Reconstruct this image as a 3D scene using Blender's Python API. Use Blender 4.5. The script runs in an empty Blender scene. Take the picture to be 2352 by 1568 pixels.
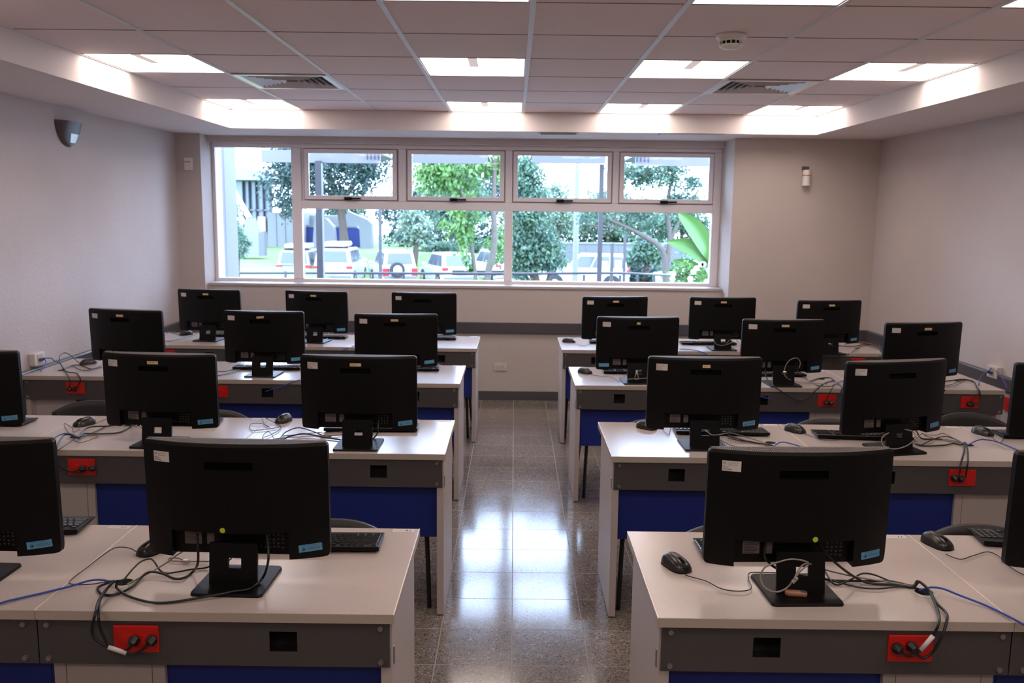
import bpy, math, random
from mathutils import Vector, Matrix
PI = math.pi
rnd = random.Random(7)
sc = bpy.context.scene
col = sc.collection
# ---------------------------------------------------------------- camera
F_PX = 2029.94; CAM_H = 1.770
PITCH = 0.144554; YAW = 0.001283; ROLL = 0.011796
cy, sy = math.cos(YAW), math.sin(YAW); cp, sp = math.cos(PITCH), math.sin(PITCH); cr, sr = math.cos(ROLL), math.sin(ROLL)
ex = Vector((cy, sy, 0)); ey = Vector((-sy, cy, 0)); ez = Vector((0, 0, 1))
fw = ey * cp - ez * sp; upv = ey * sp + ez * cp
right = ex * cr + upv * sr; upc = upv * cr - ex * sr
cam = bpy.data.cameras.new('camera'); camo = bpy.data.objects.new('camera', cam); col.objects.link(camo)
camo.matrix_world = Matrix(((right.x, upc.x, -fw.x, 0), (right.y, upc.y, -fw.y, 0), (right.z, upc.z, -fw.z, CAM_H), (0, 0, 0, 1)))
cam.sensor_width = 22.3; cam.lens = F_PX / 2352 * 22.3; cam.sensor_fit = 'HORIZONTAL'
cam.clip_start = .05; cam.clip_end = 400
cam.dof.use_dof = True; cam.dof.focus_distance = 2.7; cam.dof.aperture_fstop = 4.5
sc.camera = camo
# ---------------------------------------------------------------- world, light, exposure
w = bpy.data.worlds.new('sky'); sc.world = w; w.use_nodes = True
bg = w.node_tree.nodes['Background']; bg.inputs[0].default_value = (.57, .71, 1.0, 1); bg.inputs[1].default_value = 16.0
LAMP = 7.7; LAMP_COL = (1.0, .865, .775)
sc.view_settings.view_transform = 'Standard'; sc.view_settings.look = 'None'
sc.view_settings.exposure = 0.0; sc.view_settings.gamma = 1; sc.view_settings.use_curve_mapping = False
sc.cycles.max_bounces = 9; sc.cycles.diffuse_bounces = 6; sc.cycles.glossy_bounces = 4; sc.cycles.transparent_max_bounces = 12
sc.cycles.sample_clamp_indirect = 6; sc.cycles.use_denoising = True
# ---------------------------------------------------------------- materials
def srgb(h):
    return tuple((lambda c: c / 12.92 if c <= .04045 else ((c + .055) / 1.055) ** 2.4)(int(h[i:i+2], 16) / 255) for i in (0, 2, 4))
MATS = {}
def mat(name, c, rough=.5, metal=0, spec=.5, noise=None, bump=None, emit=None, coat=0, world=True):
    """noise=(scale, amount) varies the colour, bump=(scale, strength)"""
    if name in MATS: return MATS[name]
    m = bpy.data.materials.new(name); m.use_nodes = True; nt = m.node_tree; b = nt.nodes['Principled BSDF']
    if isinstance(c, str): c = srgb(c)
    b.inputs['Base Color'].default_value = (*c, 1); b.inputs['Roughness'].default_value = rough
    b.inputs['Metallic'].default_value = metal; b.inputs['Specular IOR Level'].default_value = spec
    if coat: b.inputs['Coat Weight'].default_value = coat; b.inputs['Coat Roughness'].default_value = .05
    if emit: b.inputs['Emission Color'].default_value = (*emit[0], 1); b.inputs['Emission Strength'].default_value = emit[1]
    if noise or bump:
        geo = nt.nodes.new('ShaderNodeNewGeometry')
    if noise:
        n = nt.nodes.new('ShaderNodeTexNoise'); n.inputs['Scale'].default_value = noise[0]; n.inputs['Detail'].default_value = 3
        nt.links.new(geo.outputs['Position'], n.inputs['Vector'])
        mx = nt.nodes.new('ShaderNodeMapRange'); mx.inputs['To Min'].default_value = 1 - noise[1]; mx.inputs['To Max'].default_value = 1 + noise[1]
        mx.inputs['From Min'].default_value = .25; mx.inputs['From Max'].default_value = .75
        nt.links.new(n.outputs['Fac'], mx.inputs['Value'])
        v = nt.nodes.new('ShaderNodeVectorMath'); v.operation = 'SCALE'; v.inputs[0].default_value = c
        nt.links.new(mx.outputs['Result'], v.inputs['Scale']); nt.links.new(v.outputs[0], b.inputs['Base Color'])
    if bump:
        n2 = nt.nodes.new('ShaderNodeTexNoise'); n2.inputs['Scale'].default_value = bump[0]; n2.inputs['Detail'].default_value = 2
        nt.links.new(geo.outputs['Position'], n2.inputs['Vector'])
        bp = nt.nodes.new('ShaderNodeBump'); bp.inputs['Strength'].default_value = bump[1]; bp.inputs['Distance'].default_value = .01
        nt.links.new(n2.outputs['Fac'], bp.inputs['Height']); nt.links.new(bp.outputs[0], b.inputs['Normal'])
    MATS[name] = m
    return m
def terrazzo():
    m = bpy.data.materials.new('terrazzo'); m.use_nodes = True; nt = m.node_tree; b = nt.nodes['Principled BSDF']; L = nt.links
    geo = nt.nodes.new('ShaderNodeNewGeometry')
    def vor(s):
        v = nt.nodes.new('ShaderNodeTexVoronoi'); v.inputs['Scale'].default_value = s; L.new(geo.outputs['Position'], v.inputs['Vector']); return v
    v = vor(92); sep = nt.nodes.new('ShaderNodeSeparateColor'); L.new(v.outputs['Color'], sep.inputs[0])
    ramp = nt.nodes.new('ShaderNodeValToRGB'); e = ramp.color_ramp; e.interpolation = 'CONSTANT'
    for i, (p_, c_) in enumerate([(0, (.05, .042, .04)), (.14, (.13, .105, .09)), (.45, (.19, .155, .135)), (.72, (.26, .22, .195)), (.88, (.38, .34, .31))]):
        el = e.elements[i] if i < 2 else e.elements.new(p_)
        el.position = p_; el.color = (*c_, 1)
    L.new(sep.outputs[0], ramp.inputs[0])
    v2 = vor(190); s2 = nt.nodes.new('ShaderNodeSeparateColor'); L.new(v2.outputs['Color'], s2.inputs[0])
    r2 = nt.nodes.new('ShaderNodeValToRGB'); r2.color_ramp.elements[0].color = (.10, .082, .072, 1); r2.color_ramp.elements[1].color = (.27, .225, .20, 1)
    L.new(s2.outputs[1], r2.inputs[0])
    th = nt.nodes.new('ShaderNodeMath'); th.operation = 'LESS_THAN'; th.inputs[1].default_value = .38; L.new(v.outputs['Distance'], th.inputs[0])
    mx = nt.nodes.new('ShaderNodeMix'); mx.data_type = 'RGBA'
    L.new(th.outputs[0], mx.inputs[0]); L.new(r2.outputs[0], mx.inputs[6]); L.new(ramp.outputs[0], mx.inputs[7])
    oi = nt.nodes.new('ShaderNodeObjectInfo'); mr = nt.nodes.new('ShaderNodeMapRange'); mr.inputs['To Min'].default_value = .85; mr.inputs['To Max'].default_value = 1.12
    L.new(oi.outputs['Random'], mr.inputs['Value'])
    sc_ = nt.nodes.new('ShaderNodeVectorMath'); sc_.operation = 'SCALE'; L.new(mx.outputs[2], sc_.inputs[0]); L.new(mr.outputs[0], sc_.inputs['Scale'])
    L.new(sc_.outputs[0], b.inputs['Base Color'])
    n = nt.nodes.new('ShaderNodeTexNoise'); n.inputs['Scale'].default_value = 3.2; n.inputs['Detail'].default_value = 3; L.new(geo.outputs['Position'], n.inputs['Vector'])
    m2 = nt.nodes.new('ShaderNodeMapRange'); m2.inputs['To Min'].default_value = .08; m2.inputs['To Max'].default_value = .17; L.new(n.outputs['Fac'], m2.inputs['Value'])
    L.new(m2.outputs[0], b.inputs['Roughness']); b.inputs['IOR'].default_value = 1.55
    return m
M_TERR = terrazzo()
def glassmat(name, tint, refl):
    m = bpy.data.materials.new(name); m.use_nodes = True; nt = m.node_tree; nt.nodes.clear()
    o = nt.nodes.new('ShaderNodeOutputMaterial'); t = nt.nodes.new('ShaderNodeBsdfTransparent'); t.inputs[0].default_value = (*tint, 1)
    g = nt.nodes.new('ShaderNodeBsdfGlossy'); g.inputs['Roughness'].default_value = .02
    fr = nt.nodes.new('ShaderNodeFresnel'); fr.inputs[0].default_value = refl
    mx = nt.nodes.new('ShaderNodeMixShader'); nt.links.new(fr.outputs[0], mx.inputs[0]); nt.links.new(t.outputs[0], mx.inputs[1]); nt.links.new(g.outputs[0], mx.inputs[2]); nt.links.new(mx.outputs[0], o.inputs[0])
    return m
M_GLASS = glassmat('window_glass', (.95, .98, 1), 1.3)
M_WALL = mat('painted_plaster', (.55, .48, .465), .85, noise=(1.6, .04), bump=(55, .25))
M_WALLB = mat('painted_plaster_rear', (.58, .50, .465), .85, noise=(1.6, .04), bump=(55, .2))
M_CEIL = mat('ceiling_board', (.90, .76, .75), .9, noise=(90, .04), bump=(160, .15))
M_SOFF = mat('white_gypsum', (.80, .72, .71), .8)
M_TEE = mat('white_metal_runner', (.72, .70, .72), .45)
M_DARKGAP = mat('dark_gap', (.08, .06, .055), .9)
M_RAIL = mat('grey_rail_paint', (.088, .08, .088), .3)
M_ALU = mat('window_frame_paint', (.92, .87, .89), .4)
M_TOP = mat('desk_laminate', (.49, .412, .378), .19, spec=.65, noise=(420, .10), bump=(300, .03))
M_EDGE = mat('desk_edge_band', (.42, .35, .30), .45)
M_SEAMHI = mat('seam_edge_highlight', (.78, .70, .62), .4)  # pale desk seam; along the aisle edge it paints the top-lit highlight
M_PANEL = mat('beige_board', (.47, .405, .385), .5)
M_CHAN = mat('grey_metal', (.066, .058, .058), .45, noise=(4, .05))
M_BLUE = mat('blue_board', (.004, .018, .19), .5)
M_RED = mat('red_plastic', (.55, .012, .008), .28)
M_BOLT = mat('galvanised_bolt', (.35, .33, .32), .35, metal=.8)
M_BLK = mat('black_plastic', (.0022, .0019, .0019), .45, spec=.22)
M_BLK2 = mat('black_plastic_matte', (.0015, .0015, .0015), .7, spec=.1)
M_VENT = mat('lit_vent_rib', (.10, .078, .068), .5)  # black ribs and top rim painted lighter, light from above put into the colour
M_GLOSS = mat('black_gloss_plastic', (.007, .006, .006), .25, spec=.4)
M_KEY = mat('key_plastic', (.018, .017, .02), .2, spec=.7)
M_CORD = mat('black_rubber', (.008, .007, .007), .4)
M_THIN = mat('thin_black_cord', (.022, .018, .017), .45)
M_GREY = mat('grey_sheathed_steel', (.25, .225, .20), .35)
M_BCORD = mat('blue_network_cord', (.02, .055, .34), .35)
M_SILVER = mat('silver_metal', (.6, .58, .55), .25, metal=.9)
M_WHITE = mat('white_label', (.62, .56, .54), .5)
M_LBLUE = mat('light_blue_label', (.10, .30, .50), .5)
M_CREAM = mat('cream_label', (.75, .52, .30), .5)
M_INK = mat('black_ink', (.02, .02, .02), .7)
M_INK2 = mat('grey_ink', (.16, .15, .15), .7)
M_LIME = mat('lime_label', (.45, .55, .02), .5)
M_TAG = mat('pale_tag', (.60, .54, .50), .5)
M_OUTW = mat('white_outlet_plastic', (.66, .60, .56), .4)
M_CHAIR = mat('dark_chair_shell', (.03, .026, .026), .5)
M_TUBE = mat('black_steel_tube', (.01, .01, .01), .35)
M_SENS = mat('grey_sensor_plastic', (.10, .08, .085), .3)
M_SENSW = mat('white_sensor_plastic', (.82, .77, .75), .4)
M_SILVV = mat('vent_blade_metal', (.75, .70, .70), .3)
M_LAMP = mat('lamp_diffuser', (1, 1, 1), .5, emit=(LAMP_COL, LAMP))
M_LTAB = mat('glowing_lamp_bracket', (.62, .54, .50), .5, emit=((1.0, .82, .76), .45))  # own weak glow stands in for lamp light passing through the tab
# ---------------------------------------------------------------- helpers
def tag(o, label=None, cat=None, group=None, kind=None):
    for k, v in (('label', label), ('category', cat), ('group', group), ('kind', kind)):
        if v: o[k] = v
    return o
def empty(name, loc=(0, 0, 0), rz=0, **k):
    o = bpy.data.objects.new(name, None); col.objects.link(o); o.location = loc; o.rotation_euler = (0, 0, rz); o.empty_display_size = .1
    return tag(o, **k)
class MB:
    def __init__(s): s.v = []; s.f = []; s.mi = []; s.cur = 0
    def add(s, vs, fs):
        n = len(s.v); s.v += [tuple(v) for v in vs]; s.f += [tuple(n + i for i in f) for f in fs]; s.mi += [s.cur] * len(fs); return s
    def box(s, x0, x1, y0, y1, z0, z1):
        return s.add([(x0, y0, z0), (x1, y0, z0), (x1, y1, z0), (x0, y1, z0), (x0, y0, z1), (x1, y0, z1), (x1, y1, z1), (x0, y1, z1)],
                     [(3, 2, 1, 0), (4, 5, 6, 7), (0, 1, 5, 4), (1, 2, 6, 5), (2, 3, 7, 6), (3, 0, 4, 7)])
    def frame(s, x0, x1, y0, y1, z0, z1, wx, wz):
        # upright rectangular frame in four pieces that do not overlap
        s.box(x0, x1, y0, y1, z0, z0+wz); s.box(x0, x1, y0, y1, z1-wz, z1)
        s.box(x0, x0+wx, y0, y1, z0+wz, z1-wz); return s.box(x1-wx, x1, y0, y1, z0+wz, z1-wz)
    def frame_flat(s, x0, x1, y0, y1, z0, z1, wx, wy):
        s.box(x0, x1, y0, y0+wy, z0, z1); s.box(x0, x1, y1-wy, y1, z0, z1)
        s.box(x0, x0+wx, y0+wy, y1-wy, z0, z1); return s.box(x1-wx, x1, y0+wy, y1-wy, z0, z1)
    def hexa(s, p):  # 8 points: bottom ring, top ring
        return s.add(p, [(3, 2, 1, 0), (4, 5, 6, 7), (0, 1, 5, 4), (1, 2, 6, 5), (2, 3, 7, 6), (3, 0, 4, 7)])
    def prism(s, pts, a, b, axis='y'):
        """polygon (u, v) extruded from a to b along the axis"""
        def P(u, v, t): return {'y': (u, t, v), 'x': (t, u, v), 'z': (u, v, t)}[axis]
        n = len(pts); vs = [P(u, v, a) for u, v in pts] + [P(u, v, b) for u, v in pts]
        fs = [tuple(range(n))[::-1], tuple(range(n, 2 * n))] + [(i, (i + 1) % n, n + (i + 1) % n, n + i) for i in range(n)]
        return s.add(vs, fs)
    def cyl(s, c, r, h, axis='z', seg=16, r2=None, a0=0):
        r2 = r if r2 is None else r2; vs = []
        for t, rr in ((0, r), (h, r2)):
            for i in range(seg):
                a = 2 * PI * i / seg + a0; u, v = rr * math.cos(a), rr * math.sin(a)
                vs.append({'z': (c[0] + u, c[1] + v, c[2] + t), 'y': (c[0] + u, c[1] + t, c[2] + v), 'x': (c[0] + t, c[1] + u, c[2] + v)}[axis])
        return s.add(vs, [tuple(range(seg))[::-1], tuple(range(seg, 2 * seg))] + [(i, (i + 1) % seg, seg + (i + 1) % seg, seg + i) for i in range(seg)])
    def lathe(s, prof, c=(0, 0, 0), seg=20):
        vs = []; n = len(prof)
        for r, z in prof:
            for i in range(seg):
                a = 2 * PI * i / seg; vs.append((c[0] + r * math.cos(a), c[1] + r * math.sin(a), c[2] + z))
        fs = [(j * seg + i, j * seg + (i + 1) % seg, (j + 1) * seg + (i + 1) % seg, (j + 1) * seg + i) for j in range(n - 1) for i in range(seg)]
        fs += [tuple(range(seg))[::-1], tuple(range((n - 1) * seg, n * seg))]
        return s.add(vs, fs)
    def tube(s, pts, r, seg=6, smooth=4):
        P = [Vector(p) for p in pts]
        if smooth > 1 and len(P) > 2:
            Q = []
            for i in range(len(P) - 1):
                a, b, c, d = P[max(i-1, 0)], P[i], P[i+1], P[min(i+2, len(P)-1)]
                for k in range(smooth):
                    t = k / smooth
                    Q.append(.5 * ((2*b) + (c-a)*t + (2*a-5*b+4*c-d)*t*t + (3*b-a-3*c+d)*t*t*t))
            P = Q + [P[-1]]
        rings = []; nrm = None
        for i, p in enumerate(P):
            t = (P[min(i+1, len(P)-1)] - P[max(i-1, 0)])
            t = t.normalized() if t.length > 1e-9 else Vector((0, 0, 1))
            if nrm is None: nrm = t.orthogonal().normalized()
            nrm = (nrm - t * nrm.dot(t)); nrm = nrm.normalized() if nrm.length > 1e-6 else t.orthogonal().normalized()
            bn = t.cross(nrm); rr = r[min(i // smooth, len(r)-1)] if isinstance(r, (list, tuple)) else r
            rings.append([p + (nrm * math.cos(2*PI*k/seg) + bn * math.sin(2*PI*k/seg)) * rr for k in range(seg)])
        vs = [tuple(q) for R_ in rings for q in R_]; n = len(rings)
        fs = [(j*seg+i, j*seg+(i+1) % seg, (j+1)*seg+(i+1) % seg, (j+1)*seg+i) for j in range(n-1) for i in range(seg)]
        fs += [tuple(range(seg))[::-1], tuple(range((n-1)*seg, n*seg))]
        return s.add(vs, fs)
    def grid(s, fn, nu, nv, closed=False):
        vs = [fn(i / (nu - 1), j / (nv - 1)) for j in range(nv) for i in range(nu)]
        return s.add(vs, [(j*nu+i, j*nu+i+1, (j+1)*nu+i+1, (j+1)*nu+i) for j in range(nv-1) for i in range(nu-1)])
    def mesh(s, name, m, smooth=False):
        me = bpy.data.meshes.new(name); me.from_pydata(s.v, [], s.f)
        for mm in (m if isinstance(m, (list, tuple)) else [m]): me.materials.append(mm)
        if any(s.mi): me.polygons.foreach_set('material_index', s.mi)
        if smooth: me.polygons.foreach_set('use_smooth', [True] * len(me.polygons))
        me.update(); return me
    def build(s, name, m, parent=None, loc=None, rot=None, smooth=False, bevel=0, **k):
        return inst(name, s.mesh(name, m, smooth), parent, loc, rot, bevel, **k)
def inst(name, me, parent=None, loc=None, rot=None, bevel=0, **k):
    o = bpy.data.objects.new(name, me); col.objects.link(o)
    if parent: o.parent = parent
    if loc: o.location = loc
    if rot: o.rotation_euler = rot
    if bevel:
        b = o.modifiers.new('bevel', 'BEVEL'); b.width = bevel; b.segments = 2; b.limit_method = 'ANGLE'
    return tag(o, **k)
CACHE = {}
def cached(key, fn, m, smooth=False):
    if key not in CACHE: CACHE[key] = fn().mesh(key, m, smooth)
    return CACHE[key]
def text_geo(txt, size, align='LEFT'):
    """flat letters as (verts, faces) in the XY plane"""
    cu = bpy.data.curves.new('letters', 'FONT'); cu.body = txt; cu.size = size; cu.align_x = align; cu.resolution_u = 1
    ob = bpy.data.objects.new('letters', cu); me = bpy.data.meshes.new_from_object(ob)
    r = ([tuple(v.co) for v in me.vertices], [tuple(p.vertices) for p in me.polygons])
    bpy.data.meshes.remove(me); bpy.data.objects.remove(ob); bpy.data.curves.remove(cu)
    return r
def struct(name, mb, m, **k): return mb.build(name, m, kind='structure', **k)
# ================================================================ ROOM SHELL
XL, XR, YB, YPL, YPR, YW = -3.10, 3.26, 8.29, 8.22, 8.05, 8.55
ZS, ZC = 2.452, 2.612
JL, JR, SILL, HEAD = -2.875, 1.957, 1.085, 2.392
YF = -2.6
T = .3041; TX0, TY0 = .0101, 3.2734
fl = struct('floor', MB().box(XL-.2, XR+.2, YF-.2, YB+.6, -.15, -.004), M_DARKGAP)
g = .0022
tile_me = MB().box(-T/2+g, T/2-g, -T/2+g, T/2-g, -.012, 0).mesh('tile', M_TERR)
grout = mat('floor_grout', (.27, .23, .21), .6)
MB().box(XL, XR, YF, YB, -.004, -.0003).build('grout_bed', grout, fl)
for i in range(-5, 6):
    for j in range(-4, 17):
        inst('tile', tile_me, fl, (TX0 + (i + .5) * T, TY0 + (j + .5) * T, 0))
# plain outer floor beyond the aisle, one joined part
mb = MB()
for i in list(range(-11, -5)) + list(range(6, 11)):
    for j in range(-19, 17):
        x, y = TX0 + (i+.5)*T, TY0 + (j+.5)*T
        mb.box(max(x-T/2+g, XL), min(x+T/2-g, XR), y-T/2+g, y+T/2-g, -.012, 0)
for i in range(-5, 6):
    for j in range(-19, -4):
        x, y = TX0 + (i+.5)*T, TY0 + (j+.5)*T
        mb.box(x-T/2+g, x+T/2-g, y-T/2+g, y+T/2-g, -.012, 0)
mb.build('outer_tiles', M_TERR, fl, kind='stuff')
struct('wall_left', MB().box(XL-.2, XL, YF-.2, YB+.5, -.15, 2.9), M_WALL)
struct('wall_right', MB().box(XR, XR+.2, YF-.2, YB+.5, -.15, 2.9), M_WALL)
struct('wall_front', MB().box(XL-.2, XR+.2, YF-.2, YF, -.15, 2.9), M_WALL)
mb = MB()
mb.box(XL, JL, YPL, YB+.5, 0, 2.9)
mb.box(JR, XR, YPR, YB+.5, 0, 2.9)
mb.box(JL, JR, YB, YB+.4, 0, SILL)
mb.box(JL, JR, YB+.12, YB+.5, HEAD, 2.9)
struct('wall_back', mb, M_WALLB)
struct('trim_1', MB().box(JL+.02, JR-.01, YB-.012, YW+.02, SILL-.022, SILL+.004), mat('sill_paint', (.50, .45, .45), .45), bevel=.004)
# chair rail and baseboards
struct('trim_2', MB().box(JL+.03, JR, YB-.03, YB, .644, .745), M_RAIL, bevel=.004)
struct('trim_3', MB().box(XR-.035, XR, YF, YPR, .645, .745), M_RAIL, bevel=.012)
struct('trim_4', MB().box(XL, XL+.035, YF, YPL, .645, .745), M_RAIL, bevel=.012)
struct('trim_5', MB().box(JR-.03, XR-.035, YPR-.03, YPR, .645, .745), M_RAIL, bevel=.004)
struct('trim_6', MB().box(XL+.035, JL+.03, YPL-.03, YPL, .645, .745), M_RAIL, bevel=.004)
struct('baseboard_back', MB().box(JL, JR, YB-.015, YB, 0, .085), M_RAIL, bevel=.003)
struct('baseboard_right', MB().box(XR-.015, XR, YF, YPR, 0, .085), M_RAIL)
struct('baseboard_left', MB().box(XL, XL+.015, YF, YPL, 0, .085), M_RAIL)
# ---------------------------------------------------------------- ceiling
CX0, CX1, CY1 = -2.415, 2.545, 7.66
CW, CD = (CX1-CX0)/8, .655
NROW = 15
ce = struct('ceiling', MB().box(XL-.2, XR+.2, YF-.2, YB+.6, 2.9, 3.0), M_SOFF)
MB().box(CX0, CX1, YF, CY1, ZC+.012, ZC+.02).build('panel_backing', M_DARKGAP, ce)
struct('trim_7', MB().box(XL, CX0, YF, YB+.14, ZS, 2.9), M_SOFF)
struct('trim_8', MB().box(CX1, XR, YF, YPR, ZS, 2.9), M_SOFF)
struct('trim_9', MB().box(CX0, CX1, CY1, YB+.14, ZS, 2.9), M_SOFF)
pan_me = MB().box(-CW/2+.007, CW/2-.007, -CD/2+.0035, CD/2-.0035, 0, .011).mesh('ceiling_panel', M_CEIL)
lights = {(c, r) for c in (0, 3, 5, 7) for r in (0, 3, 6, 9, 12)}
vents = {(1, 2), (6, 2)}
for c in range(8):
    for r in range(NROW):
        if (c, r) in lights or (c, r) in vents: continue
        inst('ceiling_panel', pan_me, ce, (CX0 + (c+.5)*CW, CY1 - (r+.5)*CD, ZC))
for c in range(0, 9):
    x = CX0 + c*CW; wd = .012
    MB().box(x-wd, x+wd, YF, CY1, ZC-.006, ZC+.004).build('tee_runner', M_TEE, ce)
for r in range(0, NROW):
    y = CY1 - r*CD
    MB().box(CX0, CX1, y-.0045, y+.0045, ZC-.0015, ZC+.006).build('cross_tee', mat('cross_tee_paint', (.20, .13, .10), .6), ce)
# lamps
fr_me = MB().frame_flat(-CW/2+.0125, CW/2-.0125, -CD/2+.003, CD/2-.003, -.0015, .03, .008, .012).mesh('frame', M_TEE)
df_me = MB().box(-CW/2+.02, CW/2-.02, -CD/2+.014, CD/2-.014, .0, .02).mesh('diffuser', M_LAMP)
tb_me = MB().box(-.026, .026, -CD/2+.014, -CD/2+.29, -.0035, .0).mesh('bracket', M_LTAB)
LROW = {0: 'row nearest the window wall', 3: 'second row from the window', 6: 'row cut by the top frame edge', 9: 'fourth row, overhead', 12: 'behind the viewer'}
LCOL = {0: 'leftmost', 3: 'second from left', 5: 'third from left', 7: 'rightmost'}
for c, r in sorted(lights):
    t = empty('ceiling_light', (CX0 + (c+.5)*CW, CY1 - (r+.5)*CD, ZC), label='%s glowing ceiling light panel, %s' % (LCOL[c], LROW[r]), cat='light', group='square ceiling light panels')
    inst('frame', fr_me, t); inst('diffuser', df_me, t); inst('bracket', tb_me, t)
# air diffusers
for (c, r), lab in (((1, 2), 'square louvred air vent in the left half of the ceiling'), ((6, 2), 'square louvred air vent in the right half of the ceiling')):
    cx, cyy = CX0 + (c+.5)*CW, CY1 - (r+.5)*CD
    if c == 6: cyy -= .0
    t = empty('ceiling_vent', (cx, cyy, ZC), label=lab, cat='vent', group='louvred air vents in the ceiling')
    mb = MB()
    mb.frame_flat(-CW/2*.97, CW/2*.97, -CD/2*.97, CD/2*.97, -.008, .01, .04, .04)
    mb.build('frame', M_SILVV, t)
    MB().box(-CW*.42, CW*.42, -CD*.42, CD*.42, .05, .06).build('duct_back', M_DARKGAP, t)
    W_, D_ = CW*.42, CD*.42
    def blade(p, q, inward):
        p, q = Vector(p), Vector(q); n = Vector(inward) * .026; d = .004
        mbb = MB(); pts = [p, q, q + n, p + n]
        lo = [Vector((a.x, a.y, z)) for a, z in zip(pts, (-.008, -.008, .028, .028))]
        hi = [v + Vector((0, 0, d)) for v in lo]
        return mbb.hexa([tuple(v) for v in lo + hi])
    for k in range(6):
        s_ = 1 - k * .155
        blade((-W_*s_, -D_*s_, 0), (-W_*s_, D_*s_, 0), (1, 0, 0)).build('blade', M_SILVV, t)
        blade((W_*s_, -D_*s_, 0), (W_*s_, D_*s_, 0), (-1, 0, 0)).build('blade', M_SILVV, t)
        if k < 5:
            blade((-W_*s_, -D_*s_, 0), (W_*s_, -D_*s_, 0), (0, 1, 0)).build('blade', M_SILVV, t)
            blade((-W_*s_, D_*s_, 0), (W_*s_, D_*s_, 0), (0, -1, 0)).build('blade', M_SILVV, t)
# smoke detector
t = empty('smoke_detector', (1.01, 4.33, ZC), label='round white smoke detector on a ceiling panel at right', cat='smoke detector')
MB().lathe([(.05, 0), (.072, -.001), (.072, -.014), (.062, -.022), (.05, -.024)][::-1]).build('base', M_SENSW, t, smooth=True)
MB().lathe([(.052, -.022), (.056, -.028), (.054, -.032)][::-1]).build('collar', M_SENSW, t, smooth=True)
MB().lathe([(.047, -.03), (.047, -.048)][::-1]).build('smoke_chamber', M_BLK, t)
MB().lathe([(.054, -.047), (.052, -.056), (.036, -.064), (.01, -.067)][::-1]).build('cap', M_SENSW, t, smooth=True)
mb = MB()
for k in range(14):
    a = 2*PI*k/14; mb.cyl((.052*math.cos(a), .052*math.sin(a), -.05), .0028, .022, seg=6)
mb.build('rib_cage', M_SENSW, t, kind='stuff')
MB().cyl((.03, -.045, -.0535), .002, .004, seg=8).build('indicator', M_INK, t)
# small grille and hatch in the lowered soffit
t = empty('soffit_grille', (.365, 7.74, ZS), label='small flat rectangular grille in the soffit above the window', cat='vent')
MB().box(-.17, .17, -.085, .085, -.006, 0).build('frame', mat('grille_paint', (.33, .28, .27), .5), t)
for k in range(7): MB().box(-.15, .15, -.068 + k*.021, -.06 + k*.021, -.011, -.006).build('slat', mat('grille_slat', (.25, .21, .2), .5), t)
t = empty('access_hatch', (1.5, 7.75, ZS), label='flush white access hatch in the soffit above the right window bay', cat='hatch')
MB().box(-.27, .27, -.075, .075, -.002, 0).build('rim', M_DARKGAP, t); MB().box(-.266, .266, -.071, .071, -.005, -.001).build('lid', M_SOFF, t)
# ---------------------------------------------------------------- window
win = empty('window_1', (0, YW, 0), kind='structure')
ZT, ZM0, ZM1, ZB = 2.352, 1.785, 1.863, 1.118
X0, X1 = -2.875, 1.950
mb = MB(); y0, y1 = -.03, .04
mb.box(X0, -2.846, y0, y1, ZB, ZT); mb.box(1.884, JR, y0, y1, ZB, ZT)
mb.box(X0, JR, y0, y1, ZT, HEAD); mb.box(X0, JR, y0, y1, SILL, ZB)
mb.build('window_frame', M_ALU, win, bevel=.004)
MB().box(-2.121, -2.03, y0-.008, y1, ZB, ZT).build('mullion', M_ALU, win, bevel=.004)
MB().box(-2.03, 1.884, y0-.006, y1, ZM0, ZM1).build('transom', M_ALU, win, bevel=.004)
MB().box(-.097, -.018, y0-.006, y1, ZB, ZM0).build('mullion', M_ALU, win, bevel=.004)
for a, b_ in ((-1.105, -1.035), (-.092, -.026), (.925, .985)):
    MB().box(a, b_, y0-.006, y1, ZM1, ZT).build('mullion', M_ALU, win, bevel=.004)
MB().box(-2.846, -2.121, 0, .006, ZB, ZT).build('glass_pane', M_GLASS, win)
MB().box(-2.03, -.097, 0, .006, ZB, ZM0).build('glass_pane', M_GLASS, win)
MB().box(-.018, 1.884, 0, .006, ZB, ZM0).build('glass_pane', M_GLASS, win)
for (a, b_, hx) in ((-1.997, -1.121, -1.535), (-1.019, -.102, -.535), (-.016, .914, .475), (.992, 1.878, 1.46)):
    MB().frame(a-.03, b_+.03, -.012, .03, ZM1-.01, ZT+.01, .042, .034).build('sash_stop', M_ALU, win)
    s = empty('awning_sash', (0, 0, 0)); s.parent = win
    MB().frame(a-.005, b_+.005, -.030, -.012, ZM1+.007, ZT-.003, .005, .005).build('gasket', mat('grey_gasket', (.25, .21, .22), .6), s)
    za, zb_ = ZM1+.012, ZT-.008; fwid = .042
    MB().frame(a, b_, -.045, -.01, za, zb_, fwid, fwid-.004).build('sash_frame', M_ALU, s, bevel=.003)
    MB().box(a+fwid-.002, b_-fwid+.002, -.026, -.022, za+fwid-.008, zb_-fwid+.002).build('glass_pane', M_GLASS, s)
    h_ = MB().box(hx-.08, hx-.01, -.085, -.045, za-.004, za+.026).box(hx-.02, hx+.075, -.08, -.062, za+.004, za+.020)
    h_.build('handle', M_BLK, s, bevel=.003)
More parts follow.
